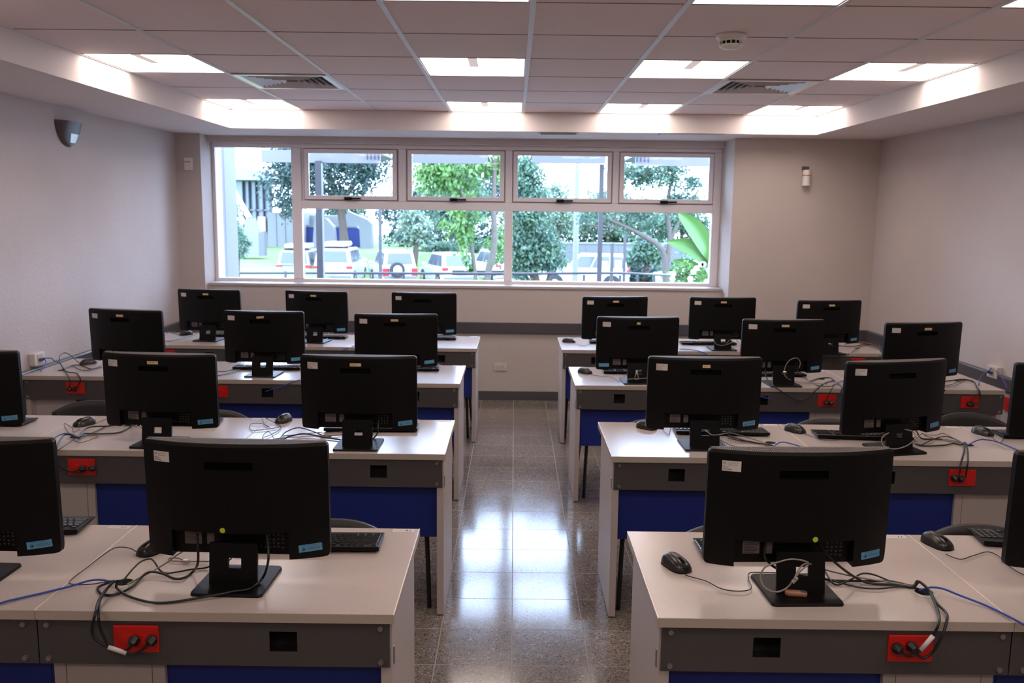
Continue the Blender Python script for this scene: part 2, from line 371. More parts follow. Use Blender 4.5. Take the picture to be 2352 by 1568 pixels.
# ================================================================ WALL DEVICES
t = empty('motion_sensor', (XL, 6.24, 2.27), label='dark grey wedge shaped sensor high on the left wall', cat='sensor')
def shield(u, v):  # bulging shield outline, narrow at the foot
    a = (u - .5) * 2; z = .085 - .17 * v; half = .15 * (1 - v ** 2.2) ** .6 + .012
    return (.004 + .07 * (1 - a*a) ** .5 * (1 - .72 * v), a * half, z)
MB().grid(shield, 17, 13).build('housing', M_SENS, t, smooth=True)
MB().grid(lambda u, v: (shield(.35 + .45*u, .48 + .36*v)[0] + .003, shield(.35 + .45*u, .48 + .36*v)[1], shield(.5, .48 + .36*v)[2]), 9, 6).build('lens', M_SILVER, t, smooth=True)
MB().prism([(-.158, .085), (.158, .085), (.135, .03), (.09, -.04), (.03, -.08), (-.03, -.08), (-.09, -.04), (-.135, .03)], 0, .012, 'x').build('back_plate', M_SENS, t)
MB().box(.012, .018, -.012, .012, -.088, -.078).build('indicator', M_RED, t)
t = empty('motion_sensor', (-2.98, YPL, 2.176), label='small white motion sensor on the narrow pilaster left of the window', cat='sensor')
MB().box(-.038, .038, -.035, 0, -.058, .058).build('housing', M_SENSW, t, bevel=.008)
MB().box(-.03, .022, -.037, -.034, .014, .022).build('stripe', mat('orange_mark', (.5, .2, .04), .5), t)
t = empty('motion_sensor', (2.595, YPR, 2.125), label='white cylindrical motion sensor on the wall right of the window', cat='sensor')
MB().box(-.032, .03, -.012, 0, .045, .085).build('bracket', M_SENS, t)
MB().cyl((0, -.042, -.072), .034, .125, seg=20).build('housing', M_SENSW, t, smooth=False, bevel=.004)
MB().cyl((0, -.042, .0), .0352, .008, seg=20).build('stripe', mat('orange_mark', (.5, .2, .04), .5), t)
MB().cyl((0, -.042, -.085), .036, .014, seg=20, r2=.034).build('foot_ring', M_SENSW, t)
def wall_plate(loc, rz, label, w_=.12, h_=.075, jacks=2):
    t = empty('wall_outlet', loc, rz, label=label, cat='outlet')
    MB().box(-w_/2, w_/2, -.008, 0, -h_/2, h_/2).build('plate', M_OUTW, t, bevel=.002)
    for k in range(jacks):
        x = (k - (jacks-1)/2) * w_ * .34
        so = MB().box(x-.016, x+.016, -.0105, -.008, -.02, .02).build('socket', M_OUTW, t, bevel=.003)
        mb = MB(); mb.box(x-.008, x-.0055, -.0112, -.0104, -.002, .010).box(x+.0055, x+.008, -.0112, -.0104, -.002, .010).box(x-.003, x+.003, -.0112, -.0104, -.013, -.007)
        mb.build('slot', M_INK, so)
    return t
wall_plate((-.118, YB, .319), 0, 'white double socket low on the wall between the two desk blocks')
def net_plate(loc, rz, label):
    t = empty('network_outlet', loc, rz, label=label, cat='outlet')
    MB().box(-.062, .062, -.04, 0, -.04, .04).build('box', M_OUTW, t, bevel=.003)
    MB().box(-.03, .03, -.043, -.04, -.027, .027).build('insert', mat('outlet_insert', (.5, .42, .28), .5), t)
    for sx in (-.014, .014): MB().box(sx-.007, sx+.007, -.062, -.043, -.012, .004).build('network_plug', M_BCORD, t)
net_plate((XL, 5.635, .80), PI/2, 'white network box with blue plugs on the left wall')
net_plate((XR, 5.86, .75), -PI/2, 'white network box with blue plugs on the right wall')
t = empty('power_outlet', (XR, 5.68, .565), -PI/2, label='red power outlet low on the right wall beside the third row desk', cat='outlet')
MB().box(-.06, .06, -.012, 0, -.045, .045).build('plate', M_RED, t, bevel=.003)
MB().cyl((0, -.014, .0), .02, .004, 'y').build('socket', M_RED, t)
t = empty('floor_duct', (-3.02, 5.62, 0), label='grey metal cable box on the left wall below the network box', cat='duct')
MB().box(-.08, .04, -.10, .10, .36, .62).build('body', M_WALL, t, bevel=.004); MB().box(.04, .044, -.08, .08, .38, .60).build('cover', M_ALU, t)
# ================================================================ DESKS
DH, TT = .74, .0265
def desk(side, x0, wd, Y, D, label, aisle, pedestal=True, tagtxt=None, hole=.287, outu=.73, endpanel=False, grom=.768, gy=.175):
    """side -1 left of the aisle, +1 right; x0 is the edge nearest the aisle"""
    t = empty('computer_desk', (x0, Y, 0), label=label, cat='desk', group='computer desks in four rows')
    sgn = side
    def X(u): return sgn * u * (wd / .92)
    def bx(mb, u0, u1, a, b, c, d):
        p, q = sorted((X(u0), X(u1))); return mb.box(p, q, a, b, c, d)
    top = bx(MB(), .0008, .9192, .0012, D-.0012, DH-TT, DH).build('tabletop', M_TOP, t, bevel=.0012)
    e = MB(); bx(e, 0, .92, 0, .0012, DH-TT+.0008, DH-.0008)
    if aisle: bx(e, -.0009, .0006, .0013, D, DH-TT+.0008, DH-.0024)
    e.build('edge_band', M_EDGE, top)
    bx(MB(), -.0012, .0014, .0013, D-.0012, DH-.0022, DH+.0002).build('seam_highlight_strip', M_SEAMHI, top)
    # channel front with an opening, folded tray behind it
    m = MB(); a, b = .008, .011; z0, z1 = .590, .7125; hu, hw, hz0, hz1 = hole, .036, .630, .686
    c0 = .012 if aisle else .0015; bx(m, c0, hu-hw, a, b, z0, z1); bx(m, hu+hw, .9195, a, b, z0, z1); bx(m, hu-hw, hu+hw, a, b, z0, hz0); bx(m, hu-hw, hu+hw, a, b, hz1, z1)
    bx(m, .014, .916, b, .12, z0, z0+.002); bx(m, .014, .916, .118, .12, z0, z1)
    ch = m.build('cable_channel', M_CHAN, t)
    if aisle:
        p, q = X(.012), X(.003)
        MB().hexa([(p, a, z0), (q, a+.03, z0-.004), (q, a+.034, z0-.004), (p, a+.004, z0), (p, a, z0+.05), (q, a+.03, z0+.046), (q, a+.034, z0+.046), (p, a+.004, z0+.05)]).build('bent_lip', M_BOLT, ch)
    for u in (.035, .895):
        for z in (.606, .699):
            MB().cyl((X(u), .001, z), .0075, .008, 'y', seg=6).build('bolt', M_BOLT, ch)
    # red outlet plate
    op = bx(MB(), outu-.058, outu+.058, .001, .008, .627, .700).build('outlet_plate', M_RED, t, bevel=.002)
    for du in (-.02, .02):
        MB().cyl((X(outu+du), -.0015, .662), .0155, .004, 'y', seg=18).build('socket', M_RED, op)
    # end panel, blue modesty board, pedestal panel
    if aisle or endpanel:
        u = .006 if aisle else .884
        bx(MB(), u, u+.03, .014, .52, .006, DH-TT).build('end_panel', M_PANEL, t, bevel=.001)
        for yy in (.05, .47): bx(MB(), u+.006, u+.024, yy-.012, yy+.012, 0, .006).build('foot_glide', M_BLK, t)
    s0 = .036 if aisle else .0
    bx(MB(), s0, .612, .06, .076, .348, z0).build('modesty_board', M_BLUE, t)
    if pedestal:
        pb = bx(MB(), .612, .905, .045, .50, .0, z0).build('pedestal', M_PANEL, t, bevel=.001)
        for uu in (.645, .872): bx(MB(), uu, uu+.0012, .0442, .046, .02, z0).build('seam', M_CHAN, pb)
        bx(MB(), .905, .92, .06, .076, .348, z0).build('modesty_board', M_BLUE, t)
    # grommet
    gx = X(grom); gm = MB(); gm.lathe([(.036, 0), (.036, .0012), (.026, .0018), (.026, .0006)], (gx, gy-.003, DH)); gm.build('grommet', mat('grommet_plastic', (.42, .42, .34), .3), t)
    MB().cyl((gx, gy+.003, DH+.0007), .024, .0008, seg=16).build('cable_hole', M_BLK2, t)
    # number tag at the far corner, read from the seat
    ux = .05 if side < 0 else .87
    if tagtxt is not None:
        c = X(ux); tg = MB().box(c-.035, c+.035, D-.035, D-.008, DH, DH+.0006).build('number_tag', M_TAG, t)
        if tagtxt:
            V, Fc = CACHE.setdefault('txt'+tagtxt, text_geo(tagtxt, .022, 'CENTER'))
            MB().add([(c+.017-x, D-.014-y, DH+.0009) for x, y, z in V], Fc).build('printed_number', M_INK, tg)
            V, Fc = CACHE.setdefault('txtu', text_geo('UNIVERSIDAD DE', .0055, 'CENTER')); V2, F2 = CACHE.setdefault('txtv', text_geo('COSTA RICA', .0055, 'CENTER'))
            MB().add([(c-.013-x, D-.017-y, DH+.0009) for x, y, z in V], Fc).add([(c-.013-x, D-.010-y-.014, DH+.0009) for x, y, z in V2], F2).build('printed_line', M_INK2, tg)
    return t
ROWN = {1: 'front', 2: 'second', 3: 'third', 4: 'last'}
SIDE = {-1: 'left', 1: 'right'}
POS = {0: 'beside the aisle', 1: 'in the middle', 2: 'by the wall'}
RY = {1: 2.155, 2: 3.685, 3: 5.265, 4: 6.67}
RD = {1: .63, 2: .635, 3: .65, 4: .68}
EX = {(-1, 1): -.300, (1, 1): .383, (-1, 2): -.287, (1, 2): .430, (-1, 3): -.320, (1, 3): .380, (-1, 4): -.278, (1, 4): .374}
DW = {(-1, 1): .927, (1, 1): .919, (-1, 2): .922, (1, 2): .905, (-1, 3): .903, (1, 3): .868, (-1, 4): .885, (1, 4): .826}
for (sd, rw), x0 in sorted(EX.items()):
    wd = DW[(sd, rw)]
    for k in range(3 if rw > 1 else 2):
        xx = x0 + sd * k * (wd + .0015)
        if rw == 1: lab = 'laminate desk %s, %s row %s of the aisle' % ({0: 'at the aisle end', 1: 'cut off by the frame edge'}[k], ROWN[rw], SIDE[sd])
        else: lab = 'grey fronted laminate desk %s, %s row %s of the aisle' % (POS[k], ROWN[rw], SIDE[sd])
        yy = RY[rw]
        if rw == 3 and sd == -1: yy += .05 * k
        tx = None
        if rw == 1: tx = {(-1, 0): '78', (-1, 1): '79', (1, 0): '77', (1, 1): None}[(sd, k)]
        elif k < 2: tx = ''
        ou = {(-1, 1): .665, (1, 1): .658, (-1, 2): .643, (1, 2): .615, (-1, 3): .59, (1, 3): .70, (-1, 4): .615, (1, 4): .68}[(sd, rw)]
        desk(sd, xx, wd, yy, RD[rw], lab, k == 0, tagtxt=tx, endpanel=(k == 2), outu=ou, gy={(-1, 2): .212, (1, 2): .262, (-1, 3): .19, (1, 3): .30, (1, 4): .25}.get((sd, rw), .178))
# ================================================================ CHAIRS
def chair(loc, rz, label):
    t = empty('chair', loc, rz, label=label, cat='chair', group='dark chairs pushed under the desks')
    def back():
        m = MB()
        def sh(u, v, o):
            a = (u-.5)*2; wv = .225*(1-.10*(1-v)); zz = .49 + .252*v*(1-.0)
            z = zz - (.055*abs(a)**2.6 if v > .5 else 0)*(v-.5)*2 + (.03*abs(a)**2)*(1-v)
            return (a*wv*(1-.12*abs(v-.4)), .33 + .03*v - .055*a*a + o, z)
        m.grid(lambda u, v: sh(u, v, 0), 17, 9); m.grid(lambda u, v: sh(1-u, v, .018), 17, 9)
        n = 17; f = []
        for j in (0, 8):
            for i in range(16): f.append((j*n+i, j*n+i+1, 153 + j*n + (15-i), 153 + j*n + (16-i)))
        for j in range(8):
            f.append((j*n, (j+1)*n, 153+(j+1)*n+16, 153+j*n+16)); f.append((j*n+16, (j+1)*n+16, 153+(j+1)*n, 153+j*n))
        m.f += f; m.mi += [0]*len(f); return m
    inst('backrest', cached('chair_back', back, M_CHAIR, True), t)
    def seat():
        m = MB()
        m.grid(lambda u, v: ((u-.5)*.44*(1-.12*v*v), -.22+.54*v, .455 - .02*math.sin(PI*u)*math.sin(PI*v) - (.03*(1-v)**6)), 11, 11)
        m.grid(lambda u, v: ((.5-u)*.44*(1-.12*v*v), -.22+.54*v, .435 - .02*math.sin(PI*u)*math.sin(PI*v) - (.03*(1-v)**6)), 11, 11); return m
    inst('seat', cached('chair_seat', seat, M_CHAIR, True), t)
    for sx in (-1, 1):
        inst('leg', cached('leg_f%d' % sx, lambda: MB().tube([(sx*.235, -.235, .0), (sx*.215, -.20, .40), (sx*.17, -.17, .435)], .0105, 8), M_TUBE, True), t)
        inst('leg', cached('leg_r%d' % sx, lambda: MB().tube([(sx*.235, .38, .0), (sx*.20, .31, .42), (sx*.17, .27, .435)], .0105, 8), M_TUBE, True), t)
        inst('back_post', cached('post%d' % sx, lambda: MB().tube([(sx*.19, .26, .43), (sx*.19, .355, .46), (sx*.185, .358, .56), (sx*.175, .362, .68)], .0105, 8), M_TUBE, True), t)
    return t
CH = [(-.595, 1, .335, 'behind the desk with tag 78 in the front row'), (.735, 1, .335, 'behind the front row monitor right of the aisle'), (1.575, 1, .36, 'behind the front row desk at the right frame edge'),
      (-.600, 2, .335, 'beside the aisle, second row left'), (-1.53, 2, .42, 'behind the middle monitor of the second row left'), (-2.25, 2, .62, 'by the left wall, second row'),
      (.725, 2, .335, 'beside the aisle, second row right'), (1.62, 2, .40, 'in the middle of the second row right'), (2.42, 2, .57, 'by the right wall, second row'),
      (-.63, 3, .40, 'beside the aisle, third row left'), (.69, 3, .335, 'beside the aisle, third row right'),
      (-.585, 4, .38, 'beside the aisle, last row left'), (.655, 4, .40, 'beside the aisle, last row right')]
for x, rw, dy, lab in CH:
    chair((x, RY[rw] + dy, 0), 0, 'dark chair pushed under its desk, ' + lab)
# ================================================================ ALL-IN-ONE COMPUTERS
MW, MH, MZ = .512, .3246, .0774
def bk(x, z):
    """depth of the bulged back at x, height z above the lower edge"""
    a = abs(x) / (MW/2); v = z / MH
    d = .016 + .050 * (1 - a ** 2.4) * (1 - .10 * v)
    if v > .97: d -= .004 * (v - .97) / .03
    return -d + .012
TILT = .0325
def body_mb():
    m = MB(); rx0, rx1, rz, hx0, hx1, hz0, hz1 = -.178, .150, .072, -.072, .060, .252, .274
    xs = [-MW/2, -.250, -.24, -.22, -.20, rx0-.0008, rx0, -.15, -.12, -.10, hx0-.0006, hx0, -.04, 0, .03, hx1, hx1+.0006, .09, .12, rx1, rx1+.0008, .18, .20, .22, .24, .250, MW/2]
    zs = [0, .006, .02, .04, rz, rz+.0008, .10, .14, .18, .22, hz0-.0006, hz0, hz1, hz1+.0006, .29, .305, .316, .3215, MH]
    nx, nz = len(xs), len(zs)
    def P(x, z):
        y = bk(x, z)
        if rx0 - 1e-6 <= x <= rx1 + 1e-6 and z <= rz + 1e-6: y = max(y, -.014 + .002) if y > -.014 else -.012
        if hx0 - 1e-6 <= x <= hx1 + 1e-6 and hz0 - 1e-6 <= z <= hz1 + 1e-6: y += .016
        if abs(x) <= .0 : pass
        # rounded outline corners
        X, Z = x, z; r = .012
        cx, cz = MW/2 - r, (MH - r) if z > MH/2 else r
        if abs(x) > cx and (z > MH - r or z < r):
            dx, dz = abs(x) - cx, z - cz; n = max(abs(dx), abs(dz)); h = math.hypot(dx, dz)
            if h > 1e-9: X = math.copysign(cx + dx * n / h, x); Z = cz + dz * n / h
        if x < rx0 - .0004 or x > rx1 + .0004:
            if z < 1e-6: Z -= .004
        return (X, y, Z)
    pts = [P(x, z) for z in zs for x in xs]
    for z_ in range(nz): pass
    m.add(pts, [(j*nx+i, j*nx+i+1, (j+1)*nx+i+1, (j+1)*nx+i) for j in range(nz-1) for i in range(nx-1)])
    # rim to the front plane and the front face
    ring = [(0, i) for i in range(nx)] + [(j, nx-1) for j in range(1, nz)] + [(nz-1, i) for i in range(nx-2, -1, -1)] + [(j, 0) for j in range(nz-2, 0, -1)]
    base = len(m.v)
    fr = [(pts[j*nx+i][0], .014, pts[j*nx+i][2]) for j, i in ring]
    m.v += fr; n = len(ring)
    for k in range(n):
        a, b = ring[k], ring[(k+1) % n]
        m.f.append((a[0]*nx+a[1], base+k, base+(k+1) % n, b[0]*nx+b[1])); m.mi.append(0)
    m.f.append(tuple(base+k for k in range(n))); m.mi.append(0)
    m.v = [(x, y - math.tan(TILT)*z, z + MZ) for x, y, z in m.v]
    return m
def onback(x, z, off=.0007):
    return (x, bk(x, z) - off - math.tan(TILT)*z, z + MZ)
def decal(x0, x1, z0, z1, off=.0007, rot=0, n=5):
    cx, cz = (x0+x1)/2, (z0+z1)/2; c, s_ = math.cos(rot), math.sin(rot); m = MB()
    def f(u, v):
        dx, dz = x0 + (x1-x0)*u - cx, z0 + (z1-z0)*v - cz
        return onback(cx + c*dx - s_*dz, cz + s_*dx + c*dz, off)
    m.grid(f, n, 3)
    # thickness rim
    k = len(m.v); vs = [(x, y+.0006, z) for x, y, z in m.v]; m.v += vs
    for i in range(n-1):
        m.f.append((i, i+k, i+1+k, i+1)); m.mi.append(0); j = 2*n+i; m.f.append((j, j+1, j+1+k, j+k)); m.mi.append(0)
    for r in range(2):
        m.f.append((r*n, (r+1)*n, (r+1)*n+k, r*n+k)); m.mi.append(0); j = r*n+n-1; m.f.append((j, j+k, j+n+k, j+n)); m.mi.append(0)
    return m
def label_text(parent, name, items, m, key, x, z, rot=0, off=.0011):
    """items: (text, size, dx, dz) mapped on the curved back"""
    def mk():
        mb = MB(); c, s_ = math.cos(rot), math.sin(rot)
        for txt, size, dx, dz in items:
            V, Fc = text_geo(txt, size)
            mb.add([onback(x + c*(dx+vx) - s_*(dz+vy), z + s_*(dx+vx) + c*(dz+vy), off) for vx, vy, _ in V], Fc)
        return mb
    return inst(name, cached(key, mk, m), parent)
def vent_mb():
    m = MB(); n = 96
    for i in range(n):
        x = -.235 + .47 * i / (n-1); y0 = bk(x, MH) - .0002 - math.tan(TILT)*MH; y1 = .006 - math.tan(TILT)*MH; y0 += .0045
        if y1 - y0 < .004: continue
        z = MZ + MH; w_ = .0013; sk = .004
        m.hexa([(x-w_, y0, z-.001), (x+w_, y0, z-.001), (x+w_+sk, y1, z-.001), (x-w_+sk, y1, z-.001), (x-w_, y0, z+.0018), (x+w_, y0, z+.0018), (x+w_+sk, y1, z+.0018), (x-w_+sk, y1, z+.0018)])
    return m
def rimtop_mb():
    m = MB(); n = 48; z = MZ + MH; d = math.tan(TILT)*MH
    for i in range(n):
        xa, xb = -.2475 + .495*i/n, -.2475 + .495*(i+1)/n
        ya, yb = bk(xa, MH)-d, bk(xb, MH)-d
        m.hexa([(xa, ya, z-.002), (xb, yb, z-.002), (xb, yb+.0045, z-.001), (xa, ya+.0045, z-.001), (xa, ya+.0008, z+.0016), (xb, yb+.0008, z+.0016), (xb, yb+.0045, z+.0016), (xa, ya+.0045, z+.0016)])
    m.box(-.2475, .2475, .0055-d, .0142-d, z-.001, z+.0016)
    return m
def logo_mb():
    m = MB(); R = .026; cx, cz = .004, .150; n = 40
    def P(r, a, o): return onback(cx + r*math.cos(a), cz + r*math.sin(a), o)
    vs = []; 
    for i in range(n):
        a = 2*PI*i/n
        vs += [P(R, a, .0008), P(R-.0022, a, .0008)]
    m.add(vs, [(2*i, 2*((i+1) % n), 2*((i+1) % n)+1, 2*i+1) for i in range(n)])
    V, Fc = text_geo('hp', .050, 'CENTER')
    m.add([onback(cx + vx + .25*vy - .003, cz - .011 + vy*.95, .0008) for vx, vy, _ in V], Fc)
    return m
def neck_mb():
    m = MB()
    # plate with a square hole, leaning back towards the screen
    def pt(x, z, f): return (x, -.068 + .014*(z-.008)/.11 + (0 if f == 0 else .010), z)
    W1 = .0665; hx0, hx1, hz0, hz1 = -.014, .022, .054, .082
    def slab(xa, xb, za, zb_): m.hexa([pt(xa, za, 0), pt(xb, za, 0), pt(xb, za, 1), pt(xa, za, 1), pt(xa, zb_, 0), pt(xb, zb_, 0), pt(xb, zb_, 1), pt(xa, zb_, 1)])
    slab(-W1, W1, .008, hz0); slab(-W1, hx0, hz0, hz1); slab(hx1, W1, hz0, hz1); slab(-W1, W1, hz1, .122)
    m.box(-.05, .05, -.048, .0, .095, .112)
    return m
def foot_mb():
    m = MB(); pts = []; x, y0, y1, r = .098, -.130, .072, .012
    for cx, cy_, a0 in ((x-r, y1-r, 0), (-x+r, y1-r, 90), (-x+r, y0+r, 180), (x-r, y0+r, 270)):
        for k in range(4): a = math.radians(a0 + 30*k); pts.append((cx + r*math.cos(a), cy_ + r*math.sin(a)))
    m.prism(pts, .0, .004, 'z')
    m.v += [(px*.985, py*.985, .0085) for px, py in pts]; n = len(pts); b = 2*n
    for i in range(n): m.f.append((n+i, n+(i+1) % n, b+(i+1) % n, b+i)); m.mi.append(0)
    m.f.append(tuple(range(b, b+n))); m.mi.append(0)
    return m
def marks_mb():
    m = MB(); R_ = random.Random(3)
    for i in range(4):
        for j in range(4):
            if i < 3 and j == 0 and R_.random() < .2: continue
            x, z = .088 + i*.0125, .020 + j*.0115
            y = -.0124 - math.tan(TILT)*z
            if (i + j) % 3 == 0: m.cyl((x, y, z + MZ), .003, .0003, 'y', seg=8)
            else: m.box(x-.003, x+.002 + R_.random()*.002, y, y+.0003, z+MZ, z+MZ+.0035)
    for i in range(7):
        x = .018 + i*.011; z = .018; y = -.0124 - math.tan(TILT)*z
        m.box(x, x+.0035+R_.random()*.003, y, y+.0003, z+MZ, z+MZ+.003+R_.random()*.003)
    return m
def computer(x, y, deg, label, row, blue=1, dot=False, cream=None, ink='F', fine=False):
    t = empty('all_in_one_computer', (x, y, DH), math.radians(deg), label=label, cat='computer', group='black all-in-one computers')
    b = inst('housing', cached('aio_body', body_mb, M_BLK), t)
    inst('top_rim', cached('aio_rim', rimtop_mb, M_VENT), b)
    v = inst('vent_grille', cached('aio_vent', vent_mb, M_VENT), b, kind='stuff')
    inst('screen', cached('aio_screen', lambda: MB().hexa([(-.24, .0141-math.tan(TILT)*.03, MZ+.03), (.24, .0141-math.tan(TILT)*.03, MZ+.03), (.24, .0151-math.tan(TILT)*.03, MZ+.03), (-.24, .0151-math.tan(TILT)*.03, MZ+.03), (-.24, .0141-math.tan(TILT)*.31, MZ+.31), (.24, .0141-math.tan(TILT)*.31, MZ+.31), (.24, .0151-math.tan(TILT)*.31, MZ+.31), (-.24, .0151-math.tan(TILT)*.31, MZ+.31)]), M_GLOSS), t)
    inst('handle_recess', cached('aio_handle', lambda: MB().add([(-.0718, bk(0, .26)-math.tan(TILT)*.2522+.0152, MZ+.2522), (.0598, bk(0, .26)-math.tan(TILT)*.2522+.0152, MZ+.2522), (.0598, bk(0, .26)-math.tan(TILT)*.2738+.0152, MZ+.2738), (-.0718, bk(0, .26)-math.tan(TILT)*.2738+.0152, MZ+.2738)], [(0, 1, 2, 3)]), M_BLK2), b)
    inst('emblem', cached('aio_logo', logo_mb, mat('emblem_black', (.0045, .004, .004), .4, spec=.25)), b)
    inst('neck', cached('aio_neck', neck_mb, M_BLK), t)
    inst('foot', cached('aio_foot', foot_mb, M_BLK), t)
    sp = inst('specification_label', cached('aio_spec', lambda: MB().box(-.150, -.103, -.0128-math.tan(TILT)*.045, -.0119-math.tan(TILT)*.045, MZ+.026, MZ+.062), mat('grey_label', (.17, .14, .14), .5)), b)
    mbk = lambda: [mm for mm in [MB()] for _ in [[mm.box(-.147, -.147 + .03 + .011*((k*7) % 3)/2, -.0133-math.tan(TILT)*.045, -.0128-math.tan(TILT)*.045, MZ+.0285+k*.0045, MZ+.0285+k*.0045+.0018) for k in range(7)]]][0]
    inst('small_print', cached('aio_specp', mbk, mat('label_print', (.05, .04, .04), .6)), sp)
    inst('specification_label', cached('aio_spec2', lambda: MB().box(-.088, -.067, -.0128-math.tan(TILT)*.045, -.0119-math.tan(TILT)*.045, MZ+.026, MZ+.060).box(-.082, -.071, -.0140-math.tan(TILT)*.045, -.0128-math.tan(TILT)*.045, MZ+.034, MZ+.046), [mat('grey_label', (.17, .14, .14), .5)]), b)
    inst('regulatory_marks', cached('aio_marks', marks_mb, mat('label_print_pale', (.075, .07, .07), .6)), b, kind='stuff')
    # white asset label, top left
    lx, lz = -.222, .267
    wl = inst('asset_label', cached('dec_white', lambda: decal(lx, lx+.048, lz, lz+.029), M_WHITE), b, label='white asset label')
    if row <= 2:
        label_text(wl, 'printed_text', [('Facultad de', .0058, .015, .022), ('Ingeniería', .0058, .015, .0165)], M_INK2, 'txt_fac', lx, lz)
        label_text(wl, 'printed_text', [('FI', .010, .0025, .0185), ('Placa', .0068, .002, .0095), (ink, .0068, .002, .0028)], M_INK, 'txt_pl'+ink, lx, lz)
    if blue:
        bx0 = .176 if blue > 0 else -.238; rot = .06
        bl = inst('property_label', cached('dec_blue%d' % blue, lambda: decal(bx0, bx0+.060, .016, .037, rot=rot), M_LBLUE), b, label='light blue property label')
        if row <= 2:
            label_text(bl, 'printed_text', [('Activo Propiedad de', .0052, .010, .0150), ('UNIVERSIDAD DE', .0050, .021, .0082), ('COSTA RICA', .0060, .021, .0030)], M_INK, 'txt_blue%d' % blue, bx0, .016, rot)
            def seal():
                m = MB(); c = (bx0+.0125, .0235); n = 20; vs = []
                for i in range(n):
                    a = 2*PI*i/n; vs += [onback(c[0]+.0052*math.cos(a), c[1]+.0052*math.sin(a), .0012), onback(c[0]+.0042*math.cos(a), c[1]+.0042*math.sin(a), .0012)]
                m.add(vs, [(2*i, 2*((i+1) % n), 2*((i+1) % n)+1, 2*i+1) for i in range(n)])
                m.add([onback(c[0]+a_, c[1]+b_, .0012) for a_, b_ in ((-.0025, -.003), (.0026, -.003), (.003, .0), (.001, .003), (-.001, .001))], [(0, 1, 2, 3, 4)]); return m
            inst('printed_seal', cached('seal%d' % blue, seal, M_INK), bl)
    if dot:
        def dm():
            m = MB(); n = 20; c = ((.036 if x > 0 else -.028), .0815)
            vs = [onback(c[0], c[1], .0008)] + [onback(c[0]+.0077*math.cos(2*PI*i/n), c[1]+.0077*math.sin(2*PI*i/n), .0008) for i in range(n)]
            m.add(vs, [(0, 1+i, 1+(i+1) % n) for i in range(n)]); return m
        d_ = inst('round_sticker', cached('dot%d' % int(x > 0), dm, M_LIME), b, label='lime green round sticker')
    if cream:
        wd_, rot, txt = cream
        cl = inst('inventory_label', cached('cream%.3f_%.2f' % (wd_, rot), lambda: decal(-.005-wd_/2, -.005+wd_/2, .284, .2975, rot=rot), M_CREAM), b, label='small cream inventory label')
        if txt: label_text(cl, 'printed_text', [(txt, .0075, .004, .004)], M_INK, 'crt'+txt+str(rot), -.005-wd_/2, .284, rot)
    return t
AIO = [  # x, y, deg, row, label, blue, dot, cream
 (-.761, 2.376, -1.8, 1, 'black all-in-one computer with lime dot, front row left of the aisle', 1, True, None),
 (-1.514, 2.372, -1, 1, 'black all-in-one computer cut off by the lower left frame edge', 1, False, None),
 (.792, 2.362, 2.3, 1, 'black all-in-one computer with lime dot, front row right of the aisle', 1, True, None),
 (1.632, 2.372, 3.5, 1, 'black all-in-one computer cut off by the lower right frame edge', 1, False, None),
 (-2.434, 3.86, -3, 2, 'black all-in-one computer cut off by the left frame edge, second row', 1, False, None),
 (-1.555, 3.837, -4.1, 2, 'black computer with cream label, middle of second row left', 1, False, (.049, 0, 'FI001746')),
 (-.679, 3.844, -.4, 2, 'black computer with cream label, aisle end of second row left', 1, False, (.049, 0, 'FI001750')),
 (.861, 3.913, .8, 2, 'black computer with short cream label, aisle end of second row right', 1, False, (.034, 0, 'B177')),
 (1.706, 3.885, 13.9, 2, 'black computer turned away with no cream label, second row right', 1, False, None),
 (2.468, 3.875, 5, 2, 'black all-in-one computer cut off by the right frame edge, second row', 1, False, None),
 (-2.432, 5.51, -11.4, 3, 'black computer by the left wall beside a coiled mouse cord, third row', 0, False, (.049, 0, '')),
 (-1.568, 5.517, -2.5, 3, 'black computer with tilted cream label, middle of third row left', 1, False, (.046, .09, '')),
 (-.728, 5.446, 3.4, 3, 'black computer at the aisle end of third row left', 1, False, (.046, 0, '')),
 (.771, 5.435, 2.6, 3, 'black computer with blue label at its left corner, third row right', -1, False, (.022, 0, '')),
 (1.66, 5.401, 2.5, 3, 'black computer with grey cable loop beside its neck, third row right', 1, False, (.046, 0, '')),
 (2.487, 5.329, 10.1, 3, 'black computer nearest the right wall network box, third row', 1, False, (.048, 0, '')),
 (-2.412, 6.981, -5.7, 4, 'black computer in the left corner of the last row', 0, False, (.046, 0, '')),
 (-1.556, 6.958, -9.2, 4, 'black computer in the middle of last row left, under the window', 1, False, (.046, 0, '')),
 (-.703, 6.923, -2.0, 4, 'black computer without cream label, aisle end of last row left', 1, False, None),
 (.78, 6.781, 7.1, 4, 'black computer at the aisle end of last row right', 0, False, (.046, 0, '')),
 (1.62, 6.827, .3, 4, 'black computer in the middle of last row right', 0, False, (.044, 0, '')),
 (2.395, 6.688, 7.9, 4, 'black computer in the right corner of the last row', 1, False, (.046, 0, ''))]
AIO_T = []
for x, y, dg, rw, lab, bl, dot, cr_ in AIO:
    AIO_T.append(computer(x, y, dg, lab, rw, bl, dot, cr_, ink='FI00084' if x > 0 else 'FI00085'))
